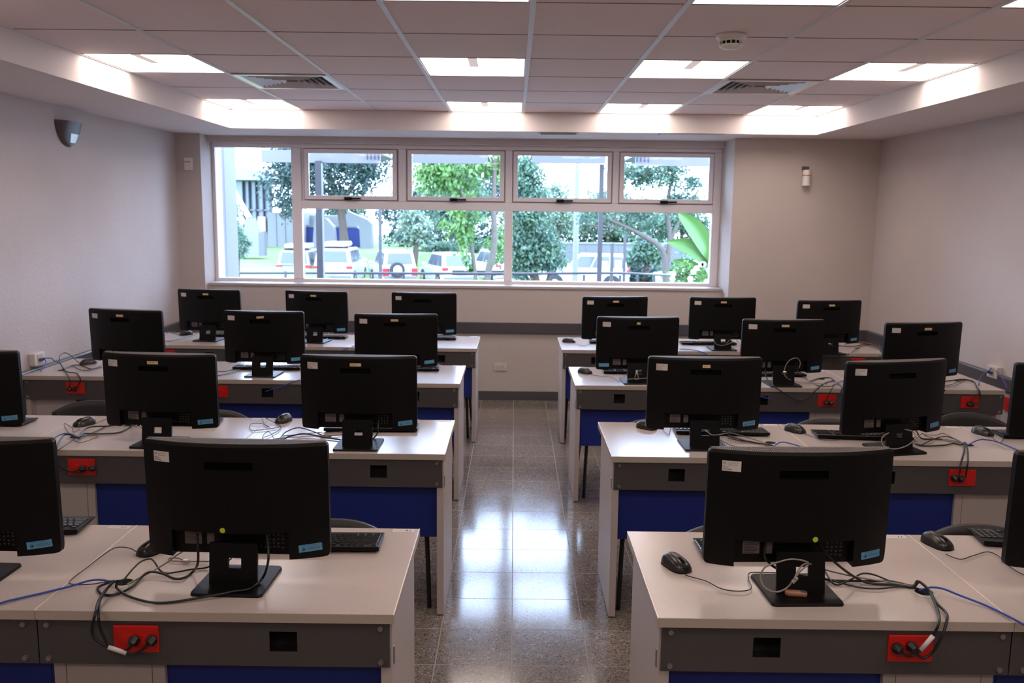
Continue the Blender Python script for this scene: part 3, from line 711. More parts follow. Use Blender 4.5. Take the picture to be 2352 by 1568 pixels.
# ================================================================ KEYBOARDS AND MICE
KW, KD = .44, .155
def keys():
    R = []
    def row(y, x0, ws, h=.0165):
        x = x0
        for w_ in ws:
            if w_ > 0: R.append((x + w_*.019/2, y, w_*.019 - .0028, h))
            x += abs(w_)*.019
    x0 = -.212
    row(.060, x0, [1, -1] + [1]*4 + [-.5] + [1]*4 + [-.5] + [1]*4 + [-.35] + [1]*3 , .012)
    row(.038, x0, [1]*13 + [2, -.35] + [1]*3 + [-.35] + [1]*4)
    row(.019, x0, [1.5] + [1]*12 + [1.5, -.35] + [1]*3 + [-.35] + [1]*4)
    row(.000, x0, [1.75] + [1]*11 + [2.25, -3.7] + [1]*4)
    row(-.019, x0, [2.25] + [1]*10 + [2.75, -1.35, 1, -1.35] + [1]*4)
    row(-.038, x0, [1.25]*3 + [6.25] + [1.25]*4 + [-.35] + [1]*3 + [-.35, 2, 1, 1])
    return R
def keyboard(x, y, deg, label, detail):
    t = empty('keyboard', (x, y, DH), math.radians(deg), label=label, cat='keyboard', group='black keyboards')
    # slab higher on the camera side edge (the far edge of the keyboard as typed on)
    def kb():
        m = MB(); a, b = KW/2, KD/2
        m.hexa([(-a, -b, .006), (a, -b, .006), (a*.97, b, .003), (-a*.97, b, .003), (-a, -b, .021), (a, -b, .021), (a, b, .010), (-a, b, .010)]); return m
    s_ = inst('case', cached('kb_case', kb, M_BLK), t, bevel=.003)
    inst('rubber_foot', cached('kb_feet', lambda: MB().box(-.17, -.13, -.066, -.056, 0, .008).box(.13, .17, -.066, -.056, 0, .008).box(-.17, -.13, .05, .06, 0, .004).box(.13, .17, .05, .06, 0, .004), M_BLK2), t)
    def kz(yy): return .0155 - yy/KD*.011
    if detail:
        for i, (kx, ky, w_, h_) in enumerate(keys()):
            def kf():
                m = MB(); a, b = w_/2, h_/2; q = .0016
                return m.hexa([(-a, -b, 0), (a, -b, 0), (a, b, 0), (-a, b, 0), (-a+q, -b+q, .0045), (a-q, -b+q, .0045), (a-q, b-q, .0045), (-a+q, b-q, .0045)])
            inst('key', cached('key_%d_%d' % (w_*1e4, h_*1e4), kf, M_KEY), t, loc=(-kx, -ky, kz(-ky)), rot=(-.071, 0, 0))
    else:
        def kall():
            m = MB()
            for kx, ky, w_, h_ in keys():
                a, b = w_/2, h_/2; q = .0016; X_, Y_ = -kx, -ky
                m.hexa([(X_-a, Y_-b, kz(Y_-b)), (X_+a, Y_-b, kz(Y_-b)), (X_+a, Y_+b, kz(Y_+b)), (X_-a, Y_+b, kz(Y_+b)), (X_-a+q, Y_-b+q, kz(Y_-b)+.0045), (X_+a-q, Y_-b+q, kz(Y_-b)+.0045), (X_+a-q, Y_+b-q, kz(Y_+b)+.0045), (X_-a+q, Y_+b-q, kz(Y_+b)+.0045)])
            return m
        inst('keys', cached('kb_keys', kall, M_KEY), t, kind='stuff')
    return t
KB = [(-.622, 2.640, 1, 'black keyboard right of the lime dot computer, front row left', 1), (-1.60, 2.745, 4, 'black keyboard cut off behind the lower left computer', 1),
      (.80, 2.63, 0, 'black keyboard hidden behind the front row computer right of the aisle', 0), (1.725, 2.735, -6, 'black keyboard cut off by the lower right computer', 1),
      (-2.54, 4.15, 0, 'black keyboard behind the computer at the left frame edge', 0), (-1.645, 4.20, 2, 'black keyboard peeking past the middle computer, second row left', 0),
      (-.668, 4.125, 2, 'black keyboard showing below the aisle end computer, second row left', 0), (.998, 4.14, -2, 'black keyboard below the short-labelled computer, second row right', 0),
      (1.655, 4.085, -5, 'black keyboard beside the turned computer, second row right', 0), (2.545, 4.14, -2, 'black keyboard at the right frame edge, second row', 0),
      (-1.60, 5.72, 0, 'black keyboard in window glare, middle of third row left', 0), (-.70, 5.74, 0, 'black keyboard beside the aisle, third row left', 0),
      (.81, 5.73, 0, 'black keyboard beside the aisle, third row right', 0), (1.68, 5.70, 0, 'black keyboard behind the cable loop, third row right', 0),
      (-2.30, 7.20, 0, 'black keyboard in the left corner of the last row', 0), (-1.58, 7.16, 0, 'black keyboard in window glare, middle of last row left', 0), (-.685, 7.17, 0, 'black keyboard beside the aisle, last row left', 0),
      (.835, 7.08, 0, 'black keyboard beside the aisle, last row right', 0), (1.57, 7.07, 0, 'black keyboard in the middle of the last row right', 0), (2.35, 7.0, 0, 'black keyboard in the right corner of the last row', 0)]
for x, y, dg, lab, dt in KB: keyboard(x, y, dg, lab, dt)
def mouse(x, y, deg, label):
    t = empty('computer_mouse', (x, y, DH), math.radians(deg), label=label, cat='mouse', group='black computer mice')
    def sh(u, v, o=0):
        a = (u-.5)*2; b = (v-.5)*2
        wv = (.031 + .002*b) * (max(0, 1-abs(b)**3.2)) ** .42 + .0005
        return (a*wv, b*.056, .003 + o + (.0335 - .006*b) * (max(0, 1-abs(a)**2.6))**.55 * (max(0, 1-abs(b)**2.6)) ** .5)
    def mb_():
        m = MB(); m.grid(lambda u, v: sh(u, v), 21, 25)
        m.grid(lambda u, v: (sh(1-u, v)[0], sh(u, v)[1], .0005), 21, 25); return m
    b = inst('shell', cached('mouse_shell', mb_, M_GLOSS2, True), t)
    inst('scroll_wheel', cached('mouse_wheel', lambda: MB().cyl((-.004, .026, .0245), .009, .008, 'x', seg=14), M_BLK2), t)
    inst('wheel_well', cached('mouse_well', lambda: MB().grid(lambda u, v: (-.006+.012*u, .014+.026*v, sh(.5+(u-.5)*.2, (.014+.026*v)/.112+.5)[2]+.0003), 4, 8), M_BLK2), t)
    def lg():
        m = MB(); n = 18; vs = [(.0, -.026, sh(.5, .268)[2]+.0006)]
        for i in range(n):
            a = 2*PI*i/n; X_, Y_ = .0065*math.cos(a), -.026+.0065*math.sin(a); vs.append((X_, Y_, sh(.5+X_/.062, Y_/.112+.5)[2]+.0006))
        m.add(vs, [(0, 1+i, 1+(i+1) % n) for i in range(n)]); return m
    inst('emblem', cached('mouse_logo', lg, mat('mouse_emblem', (.16, .15, .15), .3)), t)
    return t
M_GLOSS2 = mat('mouse_plastic', (.016, .013, .012), .28)
MI = [(.489, 2.492, -155, 'black mouse left of the lime dot computer, front row right'), (-1.085, 2.565, 155, 'black mouse half hidden behind the front row left computer'),
      (1.356, 2.695, -160, 'black mouse near the lower right frame edge, front row'), (-2.049, 4.13, 150, 'black mouse amid cables, second row left'),
      (-1.125, 4.25, 165, 'black mouse with looped cord between the second row left computers'), (.655, 4.20, -130, 'black mouse half hidden by the aisle end computer, second row right'),
      (1.367, 4.17, -145, 'black mouse between the two second row right computers'), (2.27, 4.165, -160, 'black mouse near the right frame edge, second row'),
      (-2.83, 5.80, 140, 'black mouse near the left wall, third row'), (.470, 5.685, -140, 'black mouse at the aisle end of third row right'),
      (-2.70, 7.22, 120, 'black mouse in the left corner of the last row'), (.450, 7.075, -110, 'black mouse at the aisle end of last row right')]
MI_T = [mouse(x, y, dg, lab) for x, y, dg, lab in MI]
t = empty('eraser', (.778, 2.284, DH+.0086), math.radians(-9), label='pinkish brown oblong eraser on the foot of the front row right computer', cat='eraser')
def cap():
    m = MB(); n = 24; rings = []
    for k, (sc_, z) in enumerate(((.86, 0), (1, .003), (1, .009), (.86, .0125))):
        for i in range(n):
            a = 2*PI*i/n; cx = .019 if math.cos(a) > 0 else -.019
            rings.append(((cx + .0105*math.cos(a))*(1 if sc_ == 1 else .97), .0105*math.sin(a)*sc_, z))
    m.add(rings, [(j*n+i, j*n+(i+1) % n, (j+1)*n+(i+1) % n, (j+1)*n+i) for j in range(3) for i in range(n)] + [tuple(range(n))[::-1], tuple(range(3*n, 4*n))]); return m
cap().build('block', mat('brown_rubber', (.36, .17, .11), .45), t, smooth=True)
MB().box(.012, .026, -.007, .007, .0124, .0130).build('worn_mark', mat('purple_mark', (.10, .07, .13), .5), t)
# ================================================================ CABLES
def cable(key, r, m, name, label, cat='cable', plug=None, group=None, sleeve=None, seg=7, parent=None):
    pts = CABLE[key]
    c = MB().tube(pts, r, seg, 5).mesh(name, m, True)
    o = inst(name, c)
    if parent:
        o.parent = parent
        o.matrix_parent_inverse = (Matrix.Translation(parent.location) @ Matrix.Rotation(parent.rotation_euler.z, 4, 'Z')).inverted()
    else: tag(o, label, cat, group)
    if plug:
        p = Vector(pts[-1]); q = Vector(pts[-2]); d = (p - q).normalized()
        yf = min(p.y, 9)
        mb = MB(); tip = Vector((p.x, p.y + .017, p.z))
        mb.tube([tuple(p - d*.006), tuple(p), tuple(p + (tip-p)*.5 + d*.004), tuple(tip)], [.006, .0125, .015, .015], 8, 1)
        mb.build('plug', M_CORD, o, smooth=False)
    if sleeve:
        i0, i1 = sleeve
        MB().tube([tuple(Vector(pts[i]) + Vector((0, -.002, 0))) for i in range(i0, i1+1)], .0062, 8, 5).build('label_sleeve', M_WHITE, o, smooth=True, label='white label sleeve')
    return o
CABLE={
'L1_eth':[(-1.441,2.135,.719),(-1.331,2.181,.746),(-1.299,2.211,.746),(-1.246,2.253,.746),(-1.195,2.278,.752),(-1.153,2.298,.76),(-1.123,2.304,.76),(-1.101,2.312,.752),(-1.08,2.318,.746)],
'L1_mouse':[(-1.085,2.539,.746),(-1.099,2.532,.746),(-1.116,2.531,.746),(-1.146,2.55,.752),(-1.177,2.555,.755),(-1.198,2.54,.755),(-1.217,2.487,.746),(-1.22,2.397,.746),(-1.222,2.346,.746),(-1.217,2.314,.746),(-1.198,2.303,.746),(-1.17,2.303,.746),(-1.142,2.31,.746),(-1.12,2.322,.746),(-1.085,2.317,.746)],
'L1_usb':[(-1.075,2.327,.746),(-1.068,2.369,.76),(-1.058,2.408,.77),(-1.04,2.431,.77),(-1.02,2.415,.765),(-1.0,2.396,.752),(-.978,2.386,.746),(-.948,2.397,.746),(-.916,2.416,.746),(-.878,2.43,.746),(-.84,2.414,.77)],
'L1_powB':[(-.872,2.35,.878),(-.867,2.34,.836),(-.87,2.34,.794),(-.906,2.395,.746),(-.918,2.355,.746),(-.943,2.351,.746),(-.975,2.366,.752),(-1.008,2.376,.754),(-1.027,2.371,.752),(-1.035,2.339,.746),(-1.035,2.29,.746),(-1.049,2.253,.746),(-1.075,2.236,.746),(-1.108,2.257,.746),(-1.124,2.288,.746),(-1.101,2.296,.755),(-1.076,2.279,.768),(-1.077,2.26,.766),(-1.08,2.232,.76),(-1.073,2.179,.755),(-1.052,2.114,.748),(-1.071,2.135,.705),(-1.069,2.135,.681),(-1.05,2.135,.661),(-1.031,2.135,.653),(-.986,2.135,.637),(-.962,2.135,.637),(-.944,2.135,.647),(-.927,2.135,.664)],
'L1_powC':[(-.673,2.33,.888),(-.661,2.3,.873),(-.653,2.27,.834),(-.687,2.332,.76),(-.705,2.273,.754),(-.747,2.257,.752),(-.781,2.237,.752),(-.889,2.201,.746),(-.95,2.2,.746),(-1.024,2.238,.746),(-1.071,2.278,.752),(-1.068,2.297,.76),(-1.08,2.276,.764),(-1.082,2.236,.756),(-1.073,2.186,.752),(-1.053,2.135,.738),(-1.051,2.135,.705),(-1.042,2.135,.679),(-1.029,2.135,.656),(-.998,2.135,.643),(-.98,2.135,.648),(-.972,2.135,.662)],
'L1_sec':[(-1.055,2.307,.746),(-1.04,2.351,.746),(-1.016,2.383,.752),(-.98,2.416,.77),(-.965,2.434,.78),(-.942,2.453,.79),(-.91,2.465,.795),(-.877,2.455,.798),(-.839,2.43,.798),(-.813,2.412,.795),(-.794,2.396,.79),(-.799,2.392,.785)],
'L1_sec2':[(-.883,2.465,.75),(-.918,2.474,.746),(-.948,2.473,.746),(-.991,2.475,.746),(-1.01,2.487,.746),(-1.008,2.497,.746),(-.987,2.498,.746),(-.963,2.482,.746)],
'R1_mouse':[(.505,2.425,.746),(.509,2.413,.746),(.554,2.378,.746),(.584,2.329,.746),(.621,2.313,.746),(.657,2.32,.746),(.673,2.343,.746),(.678,2.394,.746),(.694,2.44,.746),(.737,2.445,.746),(.773,2.443,.746)],
'R1_loop':[(.802,2.27,.848),(.782,2.27,.855),(.752,2.27,.857),(.722,2.27,.849),(.688,2.27,.835),(.675,2.27,.809),(.683,2.26,.783),(.71,2.25,.773),(.739,2.25,.783),(.759,2.25,.809),(.78,2.26,.83),(.802,2.27,.842)],
'R1_sec':[(.756,2.24,.813),(.769,2.25,.835),(.788,2.27,.842),(.806,2.28,.841),(.87,2.382,.79),(.914,2.385,.775),(.991,2.383,.76),(1.067,2.378,.75),(1.134,2.357,.746)],
'R1_b1':[(.853,2.345,.877),(.871,2.34,.85),(.915,2.34,.809),(.986,2.382,.755),(1.024,2.374,.746),(1.084,2.37,.746),(1.126,2.354,.746),(1.133,2.34,.765),(1.137,2.337,.77),(1.149,2.314,.76),(1.141,2.262,.752),(1.123,2.194,.748),(1.097,2.135,.746),(1.084,2.135,.712),(1.055,2.135,.672),(1.029,2.135,.654),(1.004,2.135,.668)],
'R1_b2':[(.706,2.34,.884),(.7,2.33,.85),(.712,2.33,.825),(.766,2.36,.785),(.896,2.4,.746),(.969,2.391,.746),(1.07,2.384,.75),(1.13,2.363,.746),(1.131,2.335,.772),(1.148,2.303,.76),(1.14,2.241,.752),(1.142,2.194,.748),(1.128,2.156,.746),(1.108,2.135,.712),(1.088,2.135,.667),(1.066,2.135,.65),(1.05,2.135,.659),(1.04,2.135,.672)],
'R1_b3':[(.907,2.436,.76),(.914,2.365,.746),(.968,2.389,.752),(1.007,2.411,.76),(1.042,2.407,.758),(1.089,2.382,.746),(1.135,2.348,.746)],
'R1_b4':[(.861,2.422,.752),(.933,2.378,.746),(.978,2.347,.746),(1.032,2.342,.746),(1.111,2.362,.746),(1.139,2.343,.746)],
'R1_eth':[(1.135,2.328,.746),(1.162,2.332,.755),(1.19,2.315,.76),(1.223,2.283,.755),(1.279,2.228,.746),(1.314,2.135,.744),(1.403,2.13,.694),(1.491,2.13,.599)],
'R1_mouse2':[(1.34,2.603,.746),(1.364,2.563,.746),(1.417,2.592,.746),(1.48,2.626,.746),(1.497,2.594,.746),(1.486,2.523,.746),(1.493,2.449,.746),(1.527,2.404,.746)],
'L2_eth':[(-2.156,3.665,.662),(-2.077,3.665,.73),(-2.038,3.786,.75),(-2.03,3.848,.76),(-2.01,3.88,.762),(-1.983,3.885,.755),(-1.947,3.859,.746)],
'L2_mouse':[(-2.02,4.025,.746),(-2.022,3.967,.746),(-2.064,4.04,.746),(-2.118,4.087,.755),(-2.117,4.069,.755),(-2.066,3.99,.75),(-1.989,3.889,.746),(-1.944,3.821,.746),(-1.903,3.785,.746),(-1.885,3.824,.746),(-1.874,3.886,.746),(-1.888,3.909,.746),(-1.948,3.906,.746),(-1.947,3.859,.746)],
'L2_b1':[(-1.947,3.859,.746),(-1.979,3.97,.75),(-1.973,4.034,.755),(-1.906,4.066,.752),(-1.864,4.129,.75),(-1.797,4.157,.77)],
'L2_b2':[(-1.695,3.83,.848),(-1.807,4.088,.75),(-1.808,4.019,.746),(-1.82,3.961,.746),(-1.887,3.941,.746),(-1.952,3.923,.75),(-1.939,3.829,.758),(-1.979,3.846,.765),(-2.004,3.849,.762),(-1.981,3.766,.758),(-1.946,3.667,.75),(-1.958,3.665,.72),(-1.959,3.665,.701),(-1.931,3.665,.674),(-1.886,3.665,.651),(-1.848,3.665,.66)],
'L2_b3':[(-1.893,4.182,.752),(-1.921,4.099,.746),(-1.929,3.988,.746),(-1.935,3.907,.746),(-1.943,3.852,.754),(-1.94,3.776,.752),(-1.933,3.696,.75),(-1.937,3.634,.744),(-1.98,3.665,.719),(-1.978,3.665,.693),(-1.932,3.665,.664),(-1.862,3.665,.644),(-1.807,3.665,.662)],
'L2_sec':[(-2.0,4.13,.746),(-1.962,4.172,.76),(-1.906,4.139,.775),(-1.853,4.081,.785),(-1.765,3.977,.79),(-1.714,3.933,.785),(-1.745,3.99,.785),(-1.752,4.042,.785),(-1.728,4.017,.785),(-1.707,3.954,.78),(-1.671,3.918,.775),(-1.646,3.94,.78),(-1.642,3.97,.785)],
'C2_mouse':[(-1.109,4.131,.746),(-1.12,4.096,.746),(-1.202,4.041,.746),(-1.237,4.065,.746),(-1.262,4.168,.746),(-1.212,4.163,.75),(-1.153,4.103,.746),(-1.192,4.154,.746),(-1.235,4.269,.755),(-1.178,4.21,.752),(-1.126,4.157,.746),(-1.104,4.114,.746),(-1.097,4.046,.746),(-1.111,3.963,.746),(-1.129,3.907,.746),(-1.116,3.838,.746)],
'C2_usb':[(-1.045,3.849,.746),(-1.055,3.95,.746),(-1.045,3.988,.755),(-1.001,4.025,.765),(-.943,4.018,.755),(-.873,3.967,.746),(-.83,3.945,.746)],
'C2_pow':[(-1.045,3.849,.746),(-1.029,3.904,.746),(-1.008,3.929,.75),(-.952,3.964,.752),(-.845,3.92,.746),(-.759,3.885,.746),(-.711,3.88,.746),(-.643,3.876,.75),(-.62,3.901,.76),(-.586,3.76,.82),(-.589,3.8,.859)],
'C2_thin':[(-1.119,3.838,.746),(-1.133,3.927,.755),(-1.121,3.964,.76),(-1.094,3.925,.752),(-1.058,3.84,.746)],
'C2_sec':[(-1.051,3.942,.746),(-.964,3.987,.746),(-.895,4.015,.746),(-.882,4.007,.746),(-.786,3.973,.76),(-.726,3.933,.785)],
'C2_sec2':[(-.883,3.958,.746),(-.852,3.952,.746),(-.787,3.979,.746),(-.759,3.989,.746)],
'D2_mouse':[(.723,4.154,.746),(.728,4.095,.746),(.737,4.053,.746),(.758,4.139,.746),(.77,4.183,.746)],
'D2_sec':[(.856,3.8,.828),(.881,3.8,.812),(.912,3.8,.813),(1.013,4.005,.77),(1.067,3.99,.76),(1.125,3.952,.75),(1.162,3.899,.746)],
'D2_b1':[(.927,3.88,.839),(.988,4.077,.76),(1.023,4.043,.746),(1.067,3.965,.746),(1.125,3.913,.746),(1.174,3.885,.746),(1.181,3.796,.746),(1.175,3.711,.746)],
'D2_b2':[(1.005,4.009,.746),(1.048,3.956,.746),(1.099,3.943,.746),(1.135,3.906,.746),(1.172,3.877,.746)],
'D2_b3':[(.959,3.975,.746),(.977,3.906,.746),(.999,3.862,.746),(1.078,3.835,.746),(1.154,3.869,.746)],
'D2_eth':[(1.169,3.855,.746),(1.204,3.902,.75),(1.231,3.907,.755),(1.269,3.882,.752),(1.313,3.846,.746),(1.371,3.791,.746),(1.434,3.751,.746)],
'E2_loop':[(1.72,3.78,.851),(1.756,3.78,.842),(1.765,3.77,.817),(1.729,3.76,.786),(1.671,3.75,.771),(1.624,3.75,.782),(1.613,3.76,.808),(1.629,3.77,.827),(1.652,3.78,.835)],
'E2_sec':[(1.766,3.77,.813),(1.894,4.008,.77),(1.924,4.042,.77),(1.938,4.041,.76),(1.982,4.048,.746),(2.031,4.002,.746),(2.067,3.934,.746)],
'E2_b1':[(1.798,3.87,.852),(1.908,4.066,.77),(1.923,4.037,.746),(2.001,4.033,.746),(2.052,3.988,.746),(2.069,3.957,.746),(2.063,3.92,.76),(2.034,3.846,.755),(1.994,3.758,.745),(1.947,3.665,.742),(1.945,3.665,.703),(1.942,3.665,.674),(1.93,3.665,.663)],
'E2_b2':[(1.845,3.939,.746),(1.876,3.902,.746),(1.972,3.922,.746),(2.026,3.955,.746),(2.051,3.933,.746),(2.051,3.904,.76),(2.005,3.812,.75),(1.942,3.704,.746),(1.917,3.665,.722),(1.916,3.665,.693),(1.903,3.665,.668)],
'E2_b3':[(1.862,3.917,.746),(1.966,4.016,.75),(2.038,4.06,.752),(2.076,4.037,.746),(2.071,3.942,.746)],
'E2_usb':[(1.962,4.113,.746),(2.02,4.108,.746),(2.056,4.119,.752),(2.075,4.077,.746),(2.067,3.942,.746)],
'E2_eth':[(2.073,3.919,.746),(2.132,3.965,.755),(2.177,3.98,.76),(2.235,3.966,.752),(2.264,3.861,.746),(2.276,3.665,.742)],
'E2_mouse':[(1.393,4.11,.746),(1.416,4.037,.746),(1.44,3.99,.746),(1.512,3.994,.746),(1.585,4.054,.746)],
'F2_mouse':[(2.277,4.103,.746),(2.254,3.982,.746),(2.329,4.081,.746),(2.416,4.195,.746)],
'A3_loop':[(-2.851,5.827,.746),(-2.852,5.758,.746),(-2.867,5.743,.76),(-2.939,5.804,.79),(-3.024,5.882,.8),(-3.017,5.798,.79),(-2.954,5.678,.77),(-2.871,5.556,.755),(-2.81,5.463,.75),(-2.745,5.359,.745),(-2.729,5.345,.721),(-2.727,5.345,.699),(-2.74,5.345,.663)],
'A3_b2':[(-2.709,5.734,.746),(-2.707,5.586,.746),(-2.812,5.693,.746),(-2.881,5.722,.746),(-2.888,5.639,.746),(-2.86,5.544,.746),(-2.798,5.47,.746),(-2.726,5.429,.746),(-2.66,5.333,.74),(-2.665,5.345,.71),(-2.683,5.345,.683),(-2.705,5.345,.663)],
'A3_b3':[(-2.671,5.654,.746),(-2.694,5.587,.746),(-2.716,5.522,.746),(-2.802,5.596,.746),(-2.884,5.688,.746),(-2.876,5.559,.746)],
'A3_eth':[(-3.08,5.65,.8),(-3.0,5.66,.8),(-3.041,5.758,.77),(-2.959,5.686,.76),(-2.883,5.574,.746)],
'A3_eth2':[(-3.08,5.65,.79),(-3.095,5.746,.78),(-3.066,5.712,.76),(-3.021,5.581,.746),(-2.983,5.489,.746)],
'B3_sec':[(-1.863,5.705,.77),(-1.802,5.694,.79),(-1.743,5.69,.8),(-1.695,5.719,.79),(-1.638,5.667,.785)],
'B3_b1':[(-1.883,5.548,.746),(-1.833,5.567,.746),(-1.808,5.664,.746),(-1.799,5.775,.75),(-1.798,5.837,.76)],
'B3_b2':[(-1.833,5.399,.746),(-1.787,5.508,.746),(-1.766,5.619,.746),(-1.752,5.685,.746)],
'B3_eth':[(-1.294,5.295,.748),(-1.342,5.295,.733),(-1.401,5.295,.708),(-1.46,5.295,.689),(-1.509,5.295,.672)],
'D3_sec':[(.703,5.33,.768),(.732,5.33,.771),(.767,5.33,.772),(.826,5.33,.778)],
'D3_loop':[(.759,5.34,.808),(.749,5.32,.789),(.747,5.32,.773),(.763,5.32,.771),(.768,5.32,.787),(.759,5.34,.808)],
'D3_mouse':[(.508,5.599,.746),(.549,5.556,.746),(.616,5.53,.746),(.649,5.458,.746),(.658,5.371,.746),(.682,5.46,.746),(.737,5.614,.746)],
'E3_loop':[(1.651,5.3,.831),(1.657,5.3,.866),(1.681,5.3,.904),(1.723,5.3,.918),(1.746,5.3,.891),(1.74,5.3,.856)],
'E3_sec':[(1.651,5.3,.831),(1.658,5.3,.81),(1.68,5.3,.788),(1.771,5.421,.75),(1.852,5.419,.746),(1.942,5.368,.746)],
'E3_droop':[(1.559,5.39,.852),(1.552,5.35,.818),(1.618,5.531,.744),(1.588,5.277,.746),(1.625,5.245,.721),(1.666,5.245,.694),(1.707,5.245,.673),(1.744,5.245,.668),(1.777,5.245,.68),(1.812,5.245,.712),(1.842,5.245,.742),(1.919,5.377,.744),(1.976,5.441,.746),(2.031,5.488,.746)],
'E3_b1':[(1.74,5.34,.841),(1.859,5.613,.76),(1.873,5.567,.746),(1.864,5.335,.746),(1.937,5.298,.746),(2.002,5.4,.746),(1.931,5.245,.748),(1.915,5.245,.713),(1.903,5.245,.681),(1.902,5.245,.657)],
'E3_b2':[(1.872,5.463,.746),(1.953,5.557,.746),(2.035,5.592,.746),(2.031,5.488,.746),(2.014,5.344,.746),(1.995,5.261,.746),(1.98,5.245,.714),(1.961,5.245,.679),(1.934,5.245,.652)],
'E3_eth':[(2.0,5.371,.746),(2.049,5.439,.75),(2.101,5.492,.746),(2.118,5.407,.746)],
'E3_eth2':[(1.482,5.245,.692),(1.522,5.245,.682),(1.57,5.245,.672)],
'F3_b1':[(2.719,5.503,.746),(2.874,5.587,.746),(2.909,5.553,.75),(2.914,5.486,.746),(2.856,5.352,.744),(2.814,5.245,.746),(2.824,5.245,.717),(2.82,5.245,.676),(2.79,5.245,.657)],
'F3_b2':[(2.656,5.371,.746),(2.725,5.403,.746),(2.848,5.54,.746),(2.921,5.575,.746),(2.924,5.516,.746),(2.85,5.341,.746),(2.82,5.245,.733),(2.786,5.245,.7),(2.772,5.245,.678),(2.771,5.245,.657)],
'F3_b3':[(2.622,5.3,.746),(2.764,5.405,.746),(2.893,5.558,.746),(2.911,5.486,.746)],
'F3_eth':[(3.24,5.88,.78),(3.15,5.8,.757),(3.05,5.679,.748),(2.894,5.399,.746)],
'F3_eth2':[(3.24,5.87,.77),(3.16,5.62,.75),(3.1,5.45,.72)],
'A4_b1':[(-2.741,6.855,.746),(-2.68,6.836,.746),(-2.656,6.983,.746),(-2.634,7.163,.746),(-2.647,7.348,.746)],
'A4_b2':[(-2.807,7.02,.746),(-2.854,7.226,.76),(-2.811,7.253,.746),(-2.695,7.184,.746)],
'A4_b3':[(-2.855,7.144,.746),(-2.846,7.346,.755),(-2.716,7.288,.746)],
'B4_pow':[(-1.499,6.95,.866),(-1.545,7.296,.77),(-1.502,7.104,.75),(-1.498,6.935,.746)],
'C4_eth':[(-1.332,6.65,.695),(-1.288,6.65,.723),(-1.215,6.725,.746),(-1.205,6.841,.746)],
'D4_mouse':[(.493,7.004,.746),(.52,6.888,.746),(.57,6.869,.746),(.629,7.039,.746)],
'E4_eth':[(1.282,6.745,.746),(1.376,6.709,.746),(1.437,6.65,.739),(1.502,6.65,.703)],
'E4_loop':[(1.555,6.76,.808),(1.567,6.75,.786),(1.611,6.75,.776),(1.658,6.75,.787),(1.693,6.76,.807),(1.672,6.76,.817),(1.647,6.76,.786)],
'E4_b1':[(1.733,6.85,.842),(1.818,7.09,.76),(1.827,6.971,.746),(1.855,6.88,.746)],
'F4_droop':[(2.463,6.906,.746),(2.445,6.727,.746),(2.475,6.65,.725),(2.541,6.65,.729),(2.639,6.764,.746),(2.765,6.976,.746),(2.894,7.08,.746),(2.895,6.895,.746)],
'F4_b2':[(2.557,7.127,.76),(2.613,7.034,.746),(2.721,6.996,.746),(2.877,7.127,.746),(2.905,6.918,.746),(2.832,6.739,.742),(2.791,6.65,.709),(2.766,6.65,.685)],
'F4_b3':[(2.694,7.112,.746),(2.832,7.196,.746),(2.896,7.105,.746),(2.909,6.896,.746)],
'F4_eth':[(2.873,6.848,.746),(2.922,6.989,.76),(2.972,7.017,.76)],
'F4_sec':[(2.369,6.68,.833),(2.407,6.68,.82),(2.443,6.67,.812),(2.429,6.67,.832)],
}
